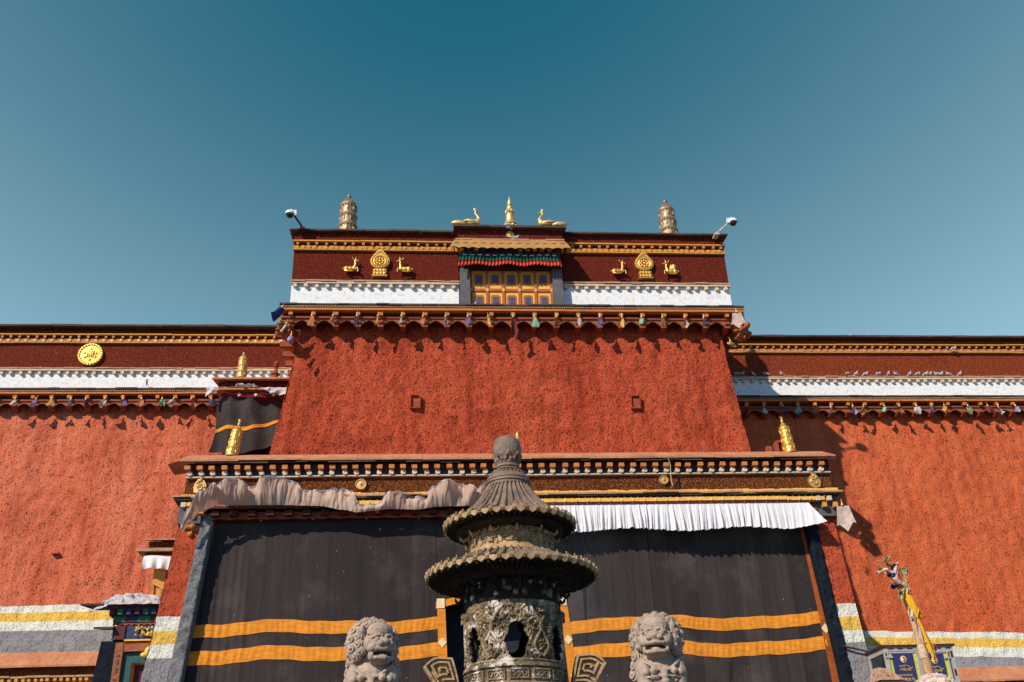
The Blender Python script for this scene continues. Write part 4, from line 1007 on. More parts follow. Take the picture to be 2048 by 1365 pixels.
# ------------------------------------------------------------------ pigeons
def pigeon_mesh():
    mb = MB(); mb.ell((0, 0, .085), (.055, .12, .06), rot=Matrix.Rotation(.35, 3, 'X')); mb.ell((0, -.095, .165), (.034, .038, .036))
    mb.tube([(0, -.06, .11), (0, -.09, .155)], [.05, .034], 8); mb.tube([(0, -.12, .165), (0, -.155, .158)], [.014, .005], 6)
    mb.tube([(0, .09, .06), (0, .20, .02)], [.042, .028], 8); mb.tube([(.02, 0, .05), (.02, 0, 0)], .012, 5); mb.tube([(-.02, 0, .05), (-.02, 0, 0)], .012, 5)
    return fuse(mb, .009).mesh('pigeon', 'pigeon', smooth=180)
PG = pigeon_mesh()
def pigeon(x, y, z, rz, label, group=None):
    o = bpy.data.objects.new('pigeon', PG); COL.objects.link(o); o.location = (x, y, z); o.rotation_euler = (0, 0, rz); o.scale = (0.82,) * 3
    tag(o, label, 'bird', group)
for i, x in enumerate([11.27, 11.68, 11.89, 12.33, 12.8, 13.45, 16.05, 16.38, 16.77, 17.28, 17.67, 17.97, 18.52, 18.86, 19.17, 19.32, 19.61, 19.78, 20.08, 20.54]):
    pigeon(x, 33.40, 17.61, R.uniform(-2.2, 2.2), f'grey pigeon on the ledge below the right wing frieze, {ORD[i]} from the tower', 'pigeons along the right wing ledge')
pigeon(16.46, 33.35, 19.245, 1.2, 'grey pigeon on the right wing roof edge, nearer the tower', 'pigeons on the right wing roof')
pigeon(17.27, 33.35, 19.245, 1.9, 'grey pigeon on the right wing roof edge, farther from the tower', 'pigeons on the right wing roof')
pigeon(20.5, 33.28, 18.66, 1.3, 'grey pigeon sitting among the rafter ends of the right wing cornice')
pigeon(2.55, 27.40, 20.20, .9, 'grey pigeon at the foot of the gilt pinnacle')
pigeon(2.68, 27.36, 20.06, 2.1, 'grey pigeon clinging just above the small gilt disc under the pinnacle')
pigeon(2.86, 27.40, 19.70, 1.5, 'grey pigeon on the slab just below the small gilt disc')
pigeon(1.47, 27.5, 17.20, .4, 'whitish pigeon in the left bottom corner of the golden window')
pigeon(-10.1, 33.3, 17.22, .2, 'dark pigeon on the eave below the white band of the left wing')

# ------------------------------------------------------------------ annex with the black hanging, left of the tower
an = thing('side_annex', 'small flat-roofed annex squeezed between the left wing and the tower', 'building', (-5.5, 31, 2))
part('body', MB().box(-6.45, -4.0, 29.95, 33.2, 2, 15.28), 'interior', an)
part('roof_coping', slate_edge(MB(), -6.85, -4.0, 29.15, 30.3, 15.50, .05, .22, .9, .01).box(-6.6, -4.0, 30.2, 33, 15.4, 15.72), 'coping', an)
part('frieze', MB().box(-6.68, -4.0, 29.42, 30.5, 15.22, 15.45), 'maroon', an)
part('ledge', beam(-6.75, -4.0, 29.35, 30, 15.16, 15.215), 'wood_orange', an)
part('beam', MB().box(-6.5, -4.0, 29.55, 30, 14.86, 15.15), 'fringe_maroon', an)
def acurt(u, v):
    zb = 13.02 + (.48 * max(0, (u - .30)) if u > .3 else .03 * u) + .05 * sin(u * 9); zt = 14.98
    z = zb + (zt - zb) * v; x = (-6.62 - .02 - .09 * (1 - v)) + u * 2.45 + .05 * sin(v * 5)
    return (x, 29.55 + .06 * sin(u * 21 + v * 2) + .09 * sin(u * 7 + 3 * v) - .25 * (1 - v) * (1 - u) , z)
mb = MB().grid(acurt, 80, 40)
ah = single('door_curtain', mb, 'tent_black', 'ragged black hanging with one orange stripe on the small annex', 'curtain', (-5.5, 29.5, 13), smooth=180)
def astr(u, v):
    b = .36 + .24 * max(0, u - .42) - .12 * max(0, u - .15) * (1 if u < .42 else 0) - (.12 * .27 if u >= .42 else 0) + .05 * sin(min(u, .15) / .15 * pi / 2)
    p = acurt(u, b + .065 * v); return (p[0], p[1] - .02, p[2])
part('orange_stripe', MB().grid(astr, 70, 3), 'orange_cloth', ah, 180)
def aval(u, v):
    x = -7.0 + 2.9 * u; lift = .17 * exp(-((u - .42) / .13) ** 2) * (1 + .25 * sin(u * 40))
    fall = .32 * (max(0, (u - .55)) / .45) ** .6 if u > .55 else (.30 * (1 - u / .16) if u < .16 else 0)
    z = 15.20 + (lift - fall) * v - .12 * v * (1 - min(1, abs(u - .4) * 3))* 0 - .05 * v
    return (x + .02 * sin(u * 70), 29.26 - .06 * v + .045 * sin(u * 62 + 3 * v + 4 * fbm(u * 6, v, 1, 2)) * (v + .15) + .05 * fbm(u * 14, v * 3, 2, 3), z + .03 * fbm(u * 20, v, 5, 2) * v)
mb = MB().grid(aval, 160, 10)
single('annex_valance', mb, 'cloth_grey', 'crumpled grey-white valance lifted by the wind on the annex eave', 'valance', (-5.5, 29.2, 15.2), smooth=180)
mb = MB().grid(lambda u, v: (-6.55 + 2.5 * u, 29.42 - .02 * sin(u * 30), 14.92 + .17 * v), 40, 2)
q = single('annex_heading', mb, 'fringe_maroon', 'maroon heading strip with pale patches above the annex hanging', 'cloth strip', (-5.3, 29.4, 15), smooth=180)
for x in (-6.0, -5.48, -4.92): part('pale_patch', MB().prism([(x - .06, 15.0), (x, 14.94), (x + .06, 15.0), (x, 15.06)], 29.38, 29.385), 'cream', q)
single('mud_slab', MB().sheet(lambda u, v: (-7.1 + 1.0 * u, 26.3 + .8 * v, 11.50 + .13 * sin(u * pi) * (1 - .5 * v)), 12, 5, .05), 'coping', 'small tan slab lying on the left end of the porch roof', 'slab', (-6.6, 26.5, 11.5), smooth=60)
mb = MB().box(9.55, 9.70, 25.75, 25.9, 11.42, 11.72); single('roof_brick', mb, 'wood_red', 'plain small red block standing upright on the right end of the porch roof', 'block', (9.62, 25.8, 11.42))
mb = MB().box(9.82, 9.88, 25.7, 25.95, 11.42, 11.86).box(10.0, 10.06, 25.7, 25.95, 11.42, 11.90).box(9.88, 10.0, 25.72, 25.95, 11.82, 11.88).box(9.88, 10.0, 25.85, 25.95, 11.42, 11.82)
single('roof_hatch', mb, 'wood_red', 'open red wooden frame beside the right gilt banner on the porch roof', 'frame', (9.94, 25.8, 11.42))
single('rain_stick', MB().tube([(10.42, 25.05, 6.05), (10.7, 25.02, 5.98), (11.0, 25.0, 5.90)], [.03, .025, .02], 7), 'wood_dark', 'thin brown stick poking sideways from the right pier', 'stick', (10.4, 25.05, 6))
mb = MB().box(-12.2, -11.95, 32.85, 33.1, 10.93, 10.96); single('wall_peg', mb, 'wood_red', 'small wooden peg sticking out of the left red wall', 'peg', (-12.1, 33, 10.95))

# ------------------------------------------------------------------ side porch at the lower left
sp = thing('side_porch', 'small painted side doorway with a pillared balcony canopy, left of the entrance porch', 'porch', (-7.6, 28, 2))
part('upper_coping', slate_edge(MB(), -7.72, -6.2, 27.25, 28.2, 9.72, .04, .24, .8, .01).box(-7.5, -6.2, 28.2, 29.5, 9.7, 9.95), 'coping', sp)
part('upper_frieze', MB().box(-7.62, -6.2, 27.42, 29, 9.46, 9.68), 'brown', sp)
part('upper_ledge', MB().box(-7.86, -6.2, 27.2, 28.5, 9.36, 9.44), 'slate_pale', sp)
part('upper_beam', MB().box(-7.66, -6.2, 27.35, 28, 9.28, 9.355), 'wood_dark', sp)
part('orange_beam', MB().box(-7.66, -6.2, 27.32, 28, 9.22, 9.28), 'wood_orange', sp)
mb = MB(); mb.prism([(-7.42, 8.55), (-7.12, 8.38), (-6.6, 8.38), (-6.6, 8.95), (-7.42, 8.95)], 27.5, 27.8)
part('capital', mb, 'wood_gold', sp); part('capital_panel', MB().prism([(-7.08, 8.48), (-6.62, 8.48), (-6.62, 8.90), (-7.08, 8.90)], 27.48, 27.5), 'navy_paint', sp)
part('column', MB().lathe([(.15, 7.95), (.135, 8.38), (.15, 8.42)], (-7.18, 27.65, 0), 14), 'wood_gold', sp, 40)
part('post', MB().box(-7.48, -7.38, 27.6, 27.75, 7.95, 8.66), 'wood_orange', sp)
part('upper_wall', MB().box(-7.3, -6.2, 28.4, 33, 2, 9.4), 'white_wood', sp)
part('lower_slab', slate_edge(MB(), -9.0, -6.2, 26.85, 28.2, 7.90, .05, .16, .7), 'slate', sp)
part('painted_beam', MB().box(-8.3, -6.3, 27.1, 28, 7.62, 7.80), 'navy_paint', sp)
mb = MB()
for i in range(9): mb.box(-8.28 + i * .215, -8.28 + i * .215 + .12, 27.0, 27.11, 7.63, 7.76, mi=i % 3)
part('beam_end', mb, ['door_red', 'green_paint', 'navy_paint'], sp)
mb = MB()
for i in range(12): mb.box(-8.2 + i * .16, -8.2 + i * .16 + .155, 27.15, 27.6, 7.46, 7.61, mi=[0, 0, 1, 2][i % 4])
part('green_beam', mb, ['green_paint', 'door_red', 'navy_paint'], sp)
part('lower_fringe', scallop(-8.2, -6.3, .16, -8.2, 27.18, 27.24, 7.45, 7.38, .03), 'wood_red', sp)
part('lintel', MB().box(-8.18, -6.3, 27.2, 28, 7.02, 7.375), 'navy_paint', sp)
part('lintel_block', MB().box(-8.12, -7.86, 27.16, 27.2, 7.02, 7.37), 'door_red', sp)
mb = MB()
for i in range(70):
    a = R.random(); zz = R.uniform(7.08, 7.32)
    mb.tube([(-7.58 + a * 1.1, 27.14, zz), (-7.58 + a * 1.1 + R.uniform(-.05, .05), 27.08, zz + R.uniform(-.06, .06))], [.030, .006], 6)
part('gilt_carving', mb, 'print_gold', sp, 60)
part('gold_strip', MB().box(-7.85, -6.3, 27.14, 27.5, 6.975, 7.015), 'yel_paint', sp)
part('door_surround', MB().hexa([(-8.75, 27.25, 3.5), (-8.15, 27.25, 3.5), (-8.15, 28, 3.5), (-8.75, 28, 3.5), (-8.45, 27.25, 7.0), (-7.86, 27.25, 7.0), (-7.86, 28, 7.0), (-8.45, 28, 7.0)]), 'shaded_jamb', sp)
part('surround_cap', slate_edge(MB(), -8.62, -8.14, 27.0, 28, 7.32, .06, .18, .5), 'slate', sp)
mb = MB().box(-8.06, -7.86, 27.2, 27.8, 3.5, 6.95).box(-7.84, -6.3, 27.2, 27.8, 6.72, 6.95)
part('outer_frame', mb, 'wood_carved', sp)
f = part('door_frame', MB().box(-7.84, -7.62, 27.3, 27.8, 3.5, 6.70).box(-7.62, -6.3, 27.3, 27.8, 6.45, 6.70), 'door_teal', sp)
mb = MB()
for i in range(16): mb.box(-8.02 + R.uniform(0, .05), -7.93, 27.185, 27.2, 3.6 + i * .2, 3.64 + R.uniform(0, .08) + i * .2)
part('frame_stud', mb, 'door_teal', sp)
d = part('door', MB().box(-7.58, -6.3, 27.5, 27.6, 3.5, 6.42), 'door_red', sp); part('door_edge', MB().box(-7.62, -7.58, 27.35, 27.6, 3.5, 6.45).box(-7.58, -6.3, 27.35, 27.6, 6.42, 6.45), 'wood_orange', d)
part('door_knob', MB().ell((-7.15, 27.47, 5.6), (.13, .07, .13)).lathe([(.05, 0), (.07, -.05), (.03, -.1), (0, -.11)], (-7.15, 27.42, 5.6), 14, axis='y'), 'gold_old', d, 60)
part('gilt_mask', MB().ell((-7.15, 27.2, 6.72), (.16, .09, .13)).ell((-6.95, 27.16, 6.88), (.16, .08, .14)).ell((-7.3, 27.18, 6.62), (.10, .07, .07)), 'print_gold', sp, 60)
def sval(u, v):
    x = -8.75 + 2.25 * u + .02 * sin(u * 60); lift = .30 * sin(min(1, u * 1.05) * pi) ** .7
    return (x, 26.80 + .10 * v + .05 * fbm(u * 9, v * 2, 3, 3) + .055 * sin(u * 44 + 5 * v + 3 * fbm(u * 3, 1, 1, 2)) * (v + .2), 7.80 + (.05 if u > .2 else -.14 * (1 - u / .2)) + lift * v)
mb = MB().grid(sval, 130, 12)
single('side_valance', mb, 'cloth_grey', 'white pleated cloth blown upwards over the small side doorway', 'valance', (-7.7, 26.8, 7.8), smooth=180)
def kval(u, v): return (-7.68 + 1.25 * u + .03 * (1 - v) * sin(u * 9), 27.28 + .05 * sin(u * 26) * (1 - v) - .06 * sin((1 - v) * 2), 8.88 + .02 * sin(u * 8) + .36 * v)
single('balcony_valance', MB().grid(kval, 80, 10), 'cloth_white', 'short white pleated cloth hanging under the little balcony canopy', 'valance', (-7.1, 27.3, 9.2), smooth=180)
# ------------------------------------------------------------------ poster case on the right
pcse = thing('poster_case', 'framed display case with two blue posters beside the right pier', 'display case', (11.8, 24.5, 2))
X0, X1, YF, ZT = 10.95, 12.69, 24.0, 5.84
part('cabinet', MB().box(X0 + .02, X1 - .02, YF + .04, 24.95, 2, ZT - .03), 'dark_glass', pcse)
part('top', MB().box(X0 - .05, X1 + .05, YF - .06, 25.0, ZT - .03, ZT + .02), 'wood_dark', pcse)
mb = MB()
for x in (X0, (X0 + X1) / 2 - .06, X1 - .10): mb.box(x, x + .10, YF - .02, YF + .04, 3.2, ZT - .03)
mb.box(X0 + .10, X1 - .10, YF - .018, YF + .04, ZT - .17, ZT - .03); mb.box(X0 - .004, X0 + .05, YF + .04, 24.95, ZT - .16, ZT - .03); mb.box(X0 - .004, X0 + .05, 24.85, 24.95, 3.2, ZT - .16)
part('frame', mb, 'alu', pcse)
mb = MB()
for i in range(7): mb.box(X0 + .12 + i * .24, X0 + .25 + i * .24, YF - .024, YF - .018, ZT - .09, ZT - .055)
for i in range(4): mb.box(X0 + .03, X0 + .08, YF - .026, YF - .02, ZT - .3 - i * .42, ZT - .15 - i * .42); mb.box(X1 - .085, X1 - .035, YF - .026, YF - .02, ZT - .3 - i * .42, ZT - .15 - i * .42)
part('red_tile', mb, 'door_red', pcse)
def font(txt, size, x, y, z, mat, par, sx=1.0):
    cu = bpy.data.curves.new('t', 'FONT'); cu.body = txt; cu.size = size; cu.align_x = 'CENTER'; cu.align_y = 'CENTER'; cu.extrude = 0.002; cu.resolution_u = 3
    o = bpy.data.objects.new('t', cu); COL.objects.link(o)
    dg = bpy.context.evaluated_depsgraph_get(); dg.update(); m2 = bpy.data.meshes.new_from_object(o.evaluated_get(dg))
    mb = MB(); mb.v = [(v.co.x * sx + x, y - v.co.z, v.co.y + z) for v in m2.vertices]; mb.f = [tuple(p.vertices) for p in m2.polygons]; mb.mi = [0] * len(mb.f)
    bpy.data.objects.remove(o); bpy.data.meshes.remove(m2)
    return part('lettering', mb, mat, par)
for i, (xa, xb, zt, xc, ze) in enumerate(((11.13, 11.66, 5.69, 11.40, 5.53), (11.97, 12.42, 5.64, 12.17, 5.485))):
    dr = part('case_door', MB().box(xa - .085, xb + (.10 if i == 0 else .085), YF + .0, YF + .035, 3.3, zt + .05), 'yel_green', pcse)
    mb = MB()
    for x in (xa - .10, xb + .10): mb.box(x - .018, x + .018, YF - .03, YF + .0, 3.3, zt + .06)
    mb.box(xa - .081, xb + .081, YF - .03, YF, zt + .025, zt + .06); part('door_rail', mb, 'alu', dr)
    mb = MB()
    for q in range(4): mb.tube([(xa + (xb - xa) * (q + .1) / 4, YF - .004, zt + .01), (xa + (xb - xa) * (q + .5) / 4, YF - .004, zt + .022), (xa + (xb - xa) * (q + .9) / 4, YF - .004, zt + .008)], .012, 5)
    part('scroll_trim', mb, 'print_white', dr, 60)
    part('poster', MB().box(xa, xb, YF - .012, YF - .002, 3.4, zt), 'poster', dr)
    yy = YF - .016; r = .078
    part('emblem', MB().prism([(xc + r * cos(a * pi / 16), ze + r * sin(a * pi / 16)) for a in range(32)], yy - .004, yy), 'print_gold', dr)
    r = .064
    part('emblem', MB().prism([(xc + r * cos(a * pi / 16), ze + r * sin(a * pi / 16)) for a in range(32)], yy - .007, yy - .004), 'print_white', dr)
    part('emblem', MB().prism([(xc + r * cos(-1.35 + a * 2.5 / 12), ze + r * sin(-1.35 + a * 2.5 / 12)) for a in range(13)] + [(xc + .015, ze)], yy - .010, yy - .007), 'print_red', dr)
    part('emblem', MB().prism([(xc - .012, ze - .055), (xc + .024, ze - .055), (xc + .024, ze - .022), (xc - .012, ze - .022)], yy - .012, yy - .0105), 'poster', dr)
    part('emblem', MB().prism([(xc - .022, ze + .022), (xc + .012, ze + .015), (xc + .038, ze + .04), (xc + .0, ze + .057)], yy - .012, yy - .0105), 'poster', dr)
    part('emblem', MB().ell((xc + .0, yy - .012, ze), (.018, .004, .018)), 'print_gold', dr)
    zh = ze - .165                      # flowing headline, then the characters below
    pts = [(-.15, .0), (-.115, .018), (-.09, -.006), (-.06, .02), (-.03, .024), (-.025, .0), (.01, .026), (.04, .02), (.08, .004), (.115, -.028), (.145, -.046), (.165, -.042), (.17, -.02)]
    part('lettering', MB().tube([(xc + .01 + a, yy - .004, zh + b) for a, b in pts], [.0035] * 6 + [.005, .006, .007, .008, .008, .006, .004], 6), 'print_gold', dr)
    for q, w in ((-.11, .022), (-.055, .026), (-.012, .02)): part('lettering', MB().tube([(xc + q + .015 * cos(a * .8), yy - .004, zh + w * .6 * sin(a * .8)) for a in range(8)], .003, 5), 'print_gold', dr)
    font('户冒士电', .066, xc + .005, yy, ze - .242, 'print_gold', dr, 1.0)
    for q in range(9): part('lettering', MB().tube([(xc - .19 + q * .038, yy - .003, ze - .365), (xc - .172 + q * .038, yy - .003, ze - .355 + .008 * (q % 2)), (xc - .178 + q * .038, yy - .003, ze - .38), (xc - .165 + q * .038, yy - .003, ze - .392)], .0055, 5), 'print_gold', dr)
    font('户地女马', .085, xc + .02, yy, ze - .47, 'print_gold', dr, 1.0)
    x = xa - .07 if i == 0 else xb + .07
    part('latch', MB().box(x - .08, x + .08, YF - .05, YF - .03, ze + .03, ze + .07), 'alu', dr)

# ------------------------------------------------------------------ prayer pole in its cairn, and the rock beside it
bx, by = 9.95, 20.0
pole = thing('prayer_pole', 'leaning branch pole wrapped with yellow and white scarves, planted in the stone heap', 'pole', (bx, by, 4.5))
part('shaft', MB().tube([(10.0, by, 3.9), (9.97, by, 4.6), (9.93, by, 5.1), (9.88, by, 5.6), (9.82, by, 6.0), (9.76, by, 6.25)], [.085, .08, .072, .055, .04, .03], 10), 'branch', pole, 60)
for br in ([(9.82, by, 6.0), (9.68, by - .05, 6.35), (9.52, by - .08, 6.62), (9.36, by - .1, 6.74)], [(9.80, by, 6.1), (9.74, by + .02, 6.5), (9.62, by, 6.8), (9.52, by - .03, 6.92)], [(9.79, by, 6.1), (9.83, by, 6.4), (9.78, by, 6.65)], [(9.8, by, 6.05), (9.62, by - .1, 6.3), (9.52, by - .12, 6.42)]):
    part('twig', MB().tube(br, [.022, .018, .012, .008][:len(br)], 6), 'branch', pole, 60)
for q in range(10):
    x0 = R.choice([9.36, 9.5, 9.6, 9.5]); z0 = R.uniform(6.6, 6.95)
    part('twig', MB().tube([(x0, by - .05, z0), (x0 - R.uniform(.02, .18), by - R.uniform(0, .1), z0 + R.uniform(-.02, .12))], .004, 4), 'branch', pole)
def scarf(pts, ws, mat, name='scarf'):
    def fn(u, v):
        i = min(len(pts) - 2, int(v * (len(pts) - 1))); t = v * (len(pts) - 1) - i
        p = Vector(pts[i]).lerp(Vector(pts[i + 1]), t); w = ws[i] + (ws[i + 1] - ws[i]) * t
        return (p.x + (u - .5) * w, p.y - .03 * cos(u * 7 + v * 5) - .04, p.z + .03 * sin(u * 5 + v * 9))
    part(name, MB().sheet(fn, 8, 22, .006), mat, pole, 180)
scarf([(9.72, by - .06, 6.25), (9.83, by - .10, 6.05), (9.92, by - .10, 5.85), (9.94, by - .08, 5.70), (9.90, by - .05, 5.62)], [.10, .20, .20, .18, .08], 'scarf_yellow')
scarf([(9.93, by - .08, 5.9), (9.96, by - .1, 5.75), (9.93, by - .1, 5.66)], [.1, .14, .05], 'scarf_yellow')
scarf([(9.90, by - .08, 5.72), (9.95, by - .10, 5.4), (10.03, by - .10, 5.15), (10.10, by - .08, 4.92), (10.08, by - .05, 4.80)], [.06, .13, .12, .08, .03], 'scarf_yellow')
scarf([(9.82, by - .08, 5.85), (9.83, by - .09, 5.7), (9.86, by - .09, 5.6)], [.06, .11, .03], 'pc_white')
scarf([(9.88, by - .09, 5.62), (9.91, by - .11, 5.35), (9.94, by - .10, 5.14)], [.03, .07, .06], 'pc_pinkish white')
scarf([(9.98, by - .02, 5.55), (10.08, by - .02, 5.25), (10.15, by, 5.1)], [.03, .07, .03], 'pc_white')
scarf([(10.06, by - .06, 5.18), (10.14, by - .06, 5.08), (10.16, by - .05, 5.0)], [.16, .18, .04], 'pc_orange')
for (x, z, c, w, h, a) in ((9.38, 6.72, 'white', .16, .16, .3), (9.33, 6.70, 'yellow', .07, .12, 0), (9.54, 6.60, 'navy blue', .15, .10, -.5), (9.50, 6.62, 'pale grey', .14, .10, -.3), (9.66, 6.58, 'pinkish white', .12, .22, -.4), (9.74, 6.44, 'yellow', .12, .26, -.3), (9.62, 6.75, 'white', .15, .22, -.4), (9.58, 6.82, 'yellow', .06, .10, 0), (9.53, 6.93, 'olive green', .12, .10, -.4),
                           (9.70, 6.78, 'navy blue', .09, .15, .5), (9.80, 6.68, 'olive green', .13, .18, -.5), (9.88, 6.40, 'olive green', .12, .26, .2), (9.58, 6.38, 'navy blue', .15, .10, -.5), (9.74, 6.18, 'olive green', .08, .18, .6), (9.79, 6.5, 'yellow', .06, .40, .1), (9.83, 6.4, 'pinkish white', .06, .2, .2)):
    def fn(u, v, x=x, z=z, w=w, h=h, a=a):
        p = Vector(((u - .5) * w * (1.15 - .75 * v + .12 * sin(v * 9 + x * 40)) + .05 * sin(v * 4 + z * 30), 0, -v * h * (1 + .25 * sin(u * 7 + x * 50)))); p = Matrix.Rotation(a, 3, 'Y') @ p
        return (x + p.x, by - .12 + .06 * sin(u * 5 + v * 4 + x * 30), z + p.z)
    part('flag', MB().sheet(fn, 7, 8, .004), 'pc_' + c, pole, 180)
part('binding', MB().lathe([(.078, -.14), (.095, -.12), (.088, -.07), (.10, -.03), (.10, .02), (.088, .05), (.095, .08), (.09, .13), (.078, .14)], (9.945, by, 5.0), 14, ridge=lambda a, i: .12 * sin(a * 3 + i * 2)), 'rope', pole, 60)
mb = MB()
for i in range(11): mb.lathe([(.075, 0), (.105 - .002 * i, .02), (.075, .045)], (9.985 - .003 * i, by, 4.55 + i * .04), 12, ridge=lambda a, j: .14 * sin(a * 4 + i))
part('wrapping', mb, 'branch', pole, 60)
cairn = thing('cairn', 'heap of pale stones on a plinth holding the prayer pole', 'stone heap', (bx + .05, by, 2))
part('plinth', MB().box(bx - .45, bx + .55, by - .45, by + .5, 2, 4.15), 'rock', cairn)
mb = MB()
def dome(u, v): a = u * 2 * pi; r = .50 * sin(v * pi / 2); return (bx + .08 + r * cos(a), by + r * sin(a), 4.08 + .48 * cos(v * pi / 2))
mb.grid(dome, 24, 10); part('core', mb, 'pebble', cairn)
mb = MB()
for i in range(420):
    u, v = R.random(), R.random() ** .6
    p = dome(u, v); r = R.uniform(.022, .05)
    mb.ell(p, (r * R.uniform(.8, 1.5), r, r * R.uniform(.5, .9)), u=7, v=5, rot=Matrix.Rotation(R.uniform(0, 3), 3, 'Z') @ Matrix.Rotation(R.uniform(-.6, .6), 3, 'X'))
part('pebbles', mb, 'pebble', cairn, 30)['kind'] = 'stuff'
rk = thing('rock_pillar', 'rough stone post topped by a pointed orange rock, left of the stone heap', 'stone post', (9.05, 20, 2))
part('post', MB().box(8.86, 9.32, 19.8, 20.3, 2, 4.44), 'stone', rk)
mb = MB().hexa([(8.80, 19.7, 4.45), (9.36, 19.75, 4.45), (9.36, 20.3, 4.45), (8.82, 20.3, 4.45), (8.86, 19.8, 4.70), (9.02, 19.82, 4.68), (9.3, 20.2, 4.55), (8.9, 20.2, 4.72)])
mb2 = MB()
for q in range(30): 
    u = R.random(); mb2.ell((8.84 + u * .5, 19.76 + R.uniform(0, .1), 4.46 + R.random() * .20 * (1 - u)), (R.uniform(.02, .06), .04, R.uniform(.015, .035)), u=7, v=5)
part('cap_rock', mb, 'rock', rk); part('chips', mb2, 'rock', rk, 40)

# ------------------------------------------------------------------ guardian lions
def curl(mb, c, d, r):
    """snail-shell curl: a ball with a spiral ridge about its outward axis d"""
    d = Vector(d).normalized(); q = d.to_track_quat('Z', 'Y').to_matrix()
    nu, nv = 26, 15; vs = []
    for i in range(nv + 1):
        t = (i / nv) * pi * .72
        for j in range(nu):
            a = 2 * pi * j / nu
            rr = r * (1 + .13 * cos(11.5 * t + a) * min(1, t * 2.2)) * (1.0 + .25 * max(0, 1 - t * 3.5))
            p = q @ Vector((rr * sin(t) * cos(a), rr * sin(t) * sin(a), rr * .8 * cos(t))); vs.append((c[0] + p.x, c[1] + p.y, c[2] + p.z))
    fs = [(i * nu + j, (i + 1) * nu + j, (i + 1) * nu + (j + 1) % nu, i * nu + (j + 1) % nu) for i in range(nv) for j in range(nu)]
    mb.add(vs, fs)
def lion(cx, cy_, turn, label):
    t = thing('guardian_lion', label, 'statue', (cx, cy_, 2.0), 'stone guardian lions before the entrance')
    z0 = 4.40
    H = Matrix.Translation((cx, cy_ - .06, z0)) @ Matrix.Rotation(turn, 4, 'Z') @ Matrix.Rotation(-.10, 4, 'X')
    P = Matrix.Translation((cx, cy_, 0))
    head = MB(); E = head.ell
    E((0, -.10, .02), (.24, .22, .26)); E((0, -.22, .14), (.205, .15, .15)); E((0, -.24, -.02), (.20, .13, .13))
    E((0, -.30, -.03), (.10, .12, .09)); E((0, -.36, -.055), (.125, .075, .055)); E((-.075, -.39, -.06), (.05, .05, .045)); E((.075, -.39, -.06), (.05, .05, .045)); E((0, -.405, -.035), (.06, .05, .045))
    for s in (-1, 1):
        E((s * .12, -.30, .055), (.075, .06, .028), rot=Matrix.Rotation(s * .35, 3, 'Y'))
        for q in range(5): E((s * (.04 + q * .037), -.355 + .022 * q * q * .35, .062 + .012 * q), (.024, .026, .020), u=8, v=6)
        E((s * .105, -.325, .005), (.042, .045, .040)); E((s * .105, -.345, .005), (.022, .03, .022), u=8, v=6)
        E((s * .15, -.27, -.10), (.085, .09, .07)); E((s * .19, -.20, -.03), (.06, .09, .10))
        E((s * .165, -.24, -.20), (.035, .07, .07))
        head.tube([(s * .235, -.14, .06), (s * .265, -.17, .16), (s * .25, -.19, .245)], [.055, .05, .012], 8)
    head.tube([(-.185, -.25, -.115), (-.12, -.345, -.125), (0, -.385, -.125), (.12, -.345, -.125), (.185, -.25, -.115)], [.03, .034, .036, .034, .03], 8)
    head.tube([(-.17, -.22, -.225), (-.12, -.31, -.245), (0, -.345, -.25), (.12, -.31, -.245), (.17, -.22, -.225)], [.028, .032, .036, .032, .028], 8)
    for q in range(-3, 4): E((q * .034, -.355 + .006 * q * q, -.150), (.014, .014, .020), u=7, v=5); E((q * .03, -.325 + .006 * q * q, -.225), (.012, .012, .016), u=7, v=5)
    E((0, -.20, -.27), (.15, .13, .05)); E((0, -.29, -.20), (.075, .06, .022))
    head.xf(H)
    body = MB(); E = body.ell
    E((0, -.02, 3.98), (.31, .27, .30)); E((0, .0, 4.2), (.27, .24, .25)); E((0, .14, 3.60), (.30, .36, .45)); E((0, -.17, 3.86), (.22, .15, .20))
    for s in (-1, 1):
        E((s * .255, -.09, 3.98), (.12, .16, .17)); E((s * .24, -.20, 3.90), (.085, .09, .085))
        body.tube([(s * .25, -.12, 3.98), (s * .24, -.17, 3.72), (s * .22, -.20, 3.40), (s * .22, -.21, 3.20)], [.14, .115, .10, .10], 12)
        E((s * .22, -.28, 3.16), (.12, .17, .085)); E((s * .27, .22, 3.40), (.16, .27, .26)); E((s * .29, .02, 3.15), (.11, .20, .08))
    # harness with medallions and a bell
    for s in (-1, 1):
        body.tube([(s * .30, -.16, 4.12), (s * .20, -.28, 4.03), (s * .09, -.325, 3.95), (0, -.335, 3.93)], .026, 7)
        E((s * .15, -.325, 3.93), (.055, .03, .055)); E((s * .15, -.345, 3.93), (.025, .02, .025), u=8, v=6); E((s * .25, -.28, 3.92), (.05, .03, .05))
    body.tube([(-.27, -.25, 3.84), (-.14, -.335, 3.85), (0, -.35, 3.86), (.14, -.335, 3.85), (.27, -.25, 3.84)], .018, 6)
    E((0, -.35, 3.90), (.055, .04, .045)); E((0, -.37, 3.84), (.055, .05, .05)); E((0, -.37, 3.77), (.065, .06, .055)); E((0, -.40, 3.745), (.022, .03, .022), u=8, v=6)
    body.xf(P)
    for vv, ff in ((head.v, head.f),): body.add(vv, ff)
    part('body', fuse(body, .0075), 'stone', t, 180)
    mane = MB()
    HM = H @ Matrix.Translation((0, .04, 0))
    specs = [(.285, .275, -.16, .075, 13, -2.25, 2.25), (.335, .325, -.05, .088, 13, -2.35, 2.35), (.30, .30, .08, .095, 12, -2.6, 2.6), (.18, .20, .20, .10, 8, -pi, pi)]
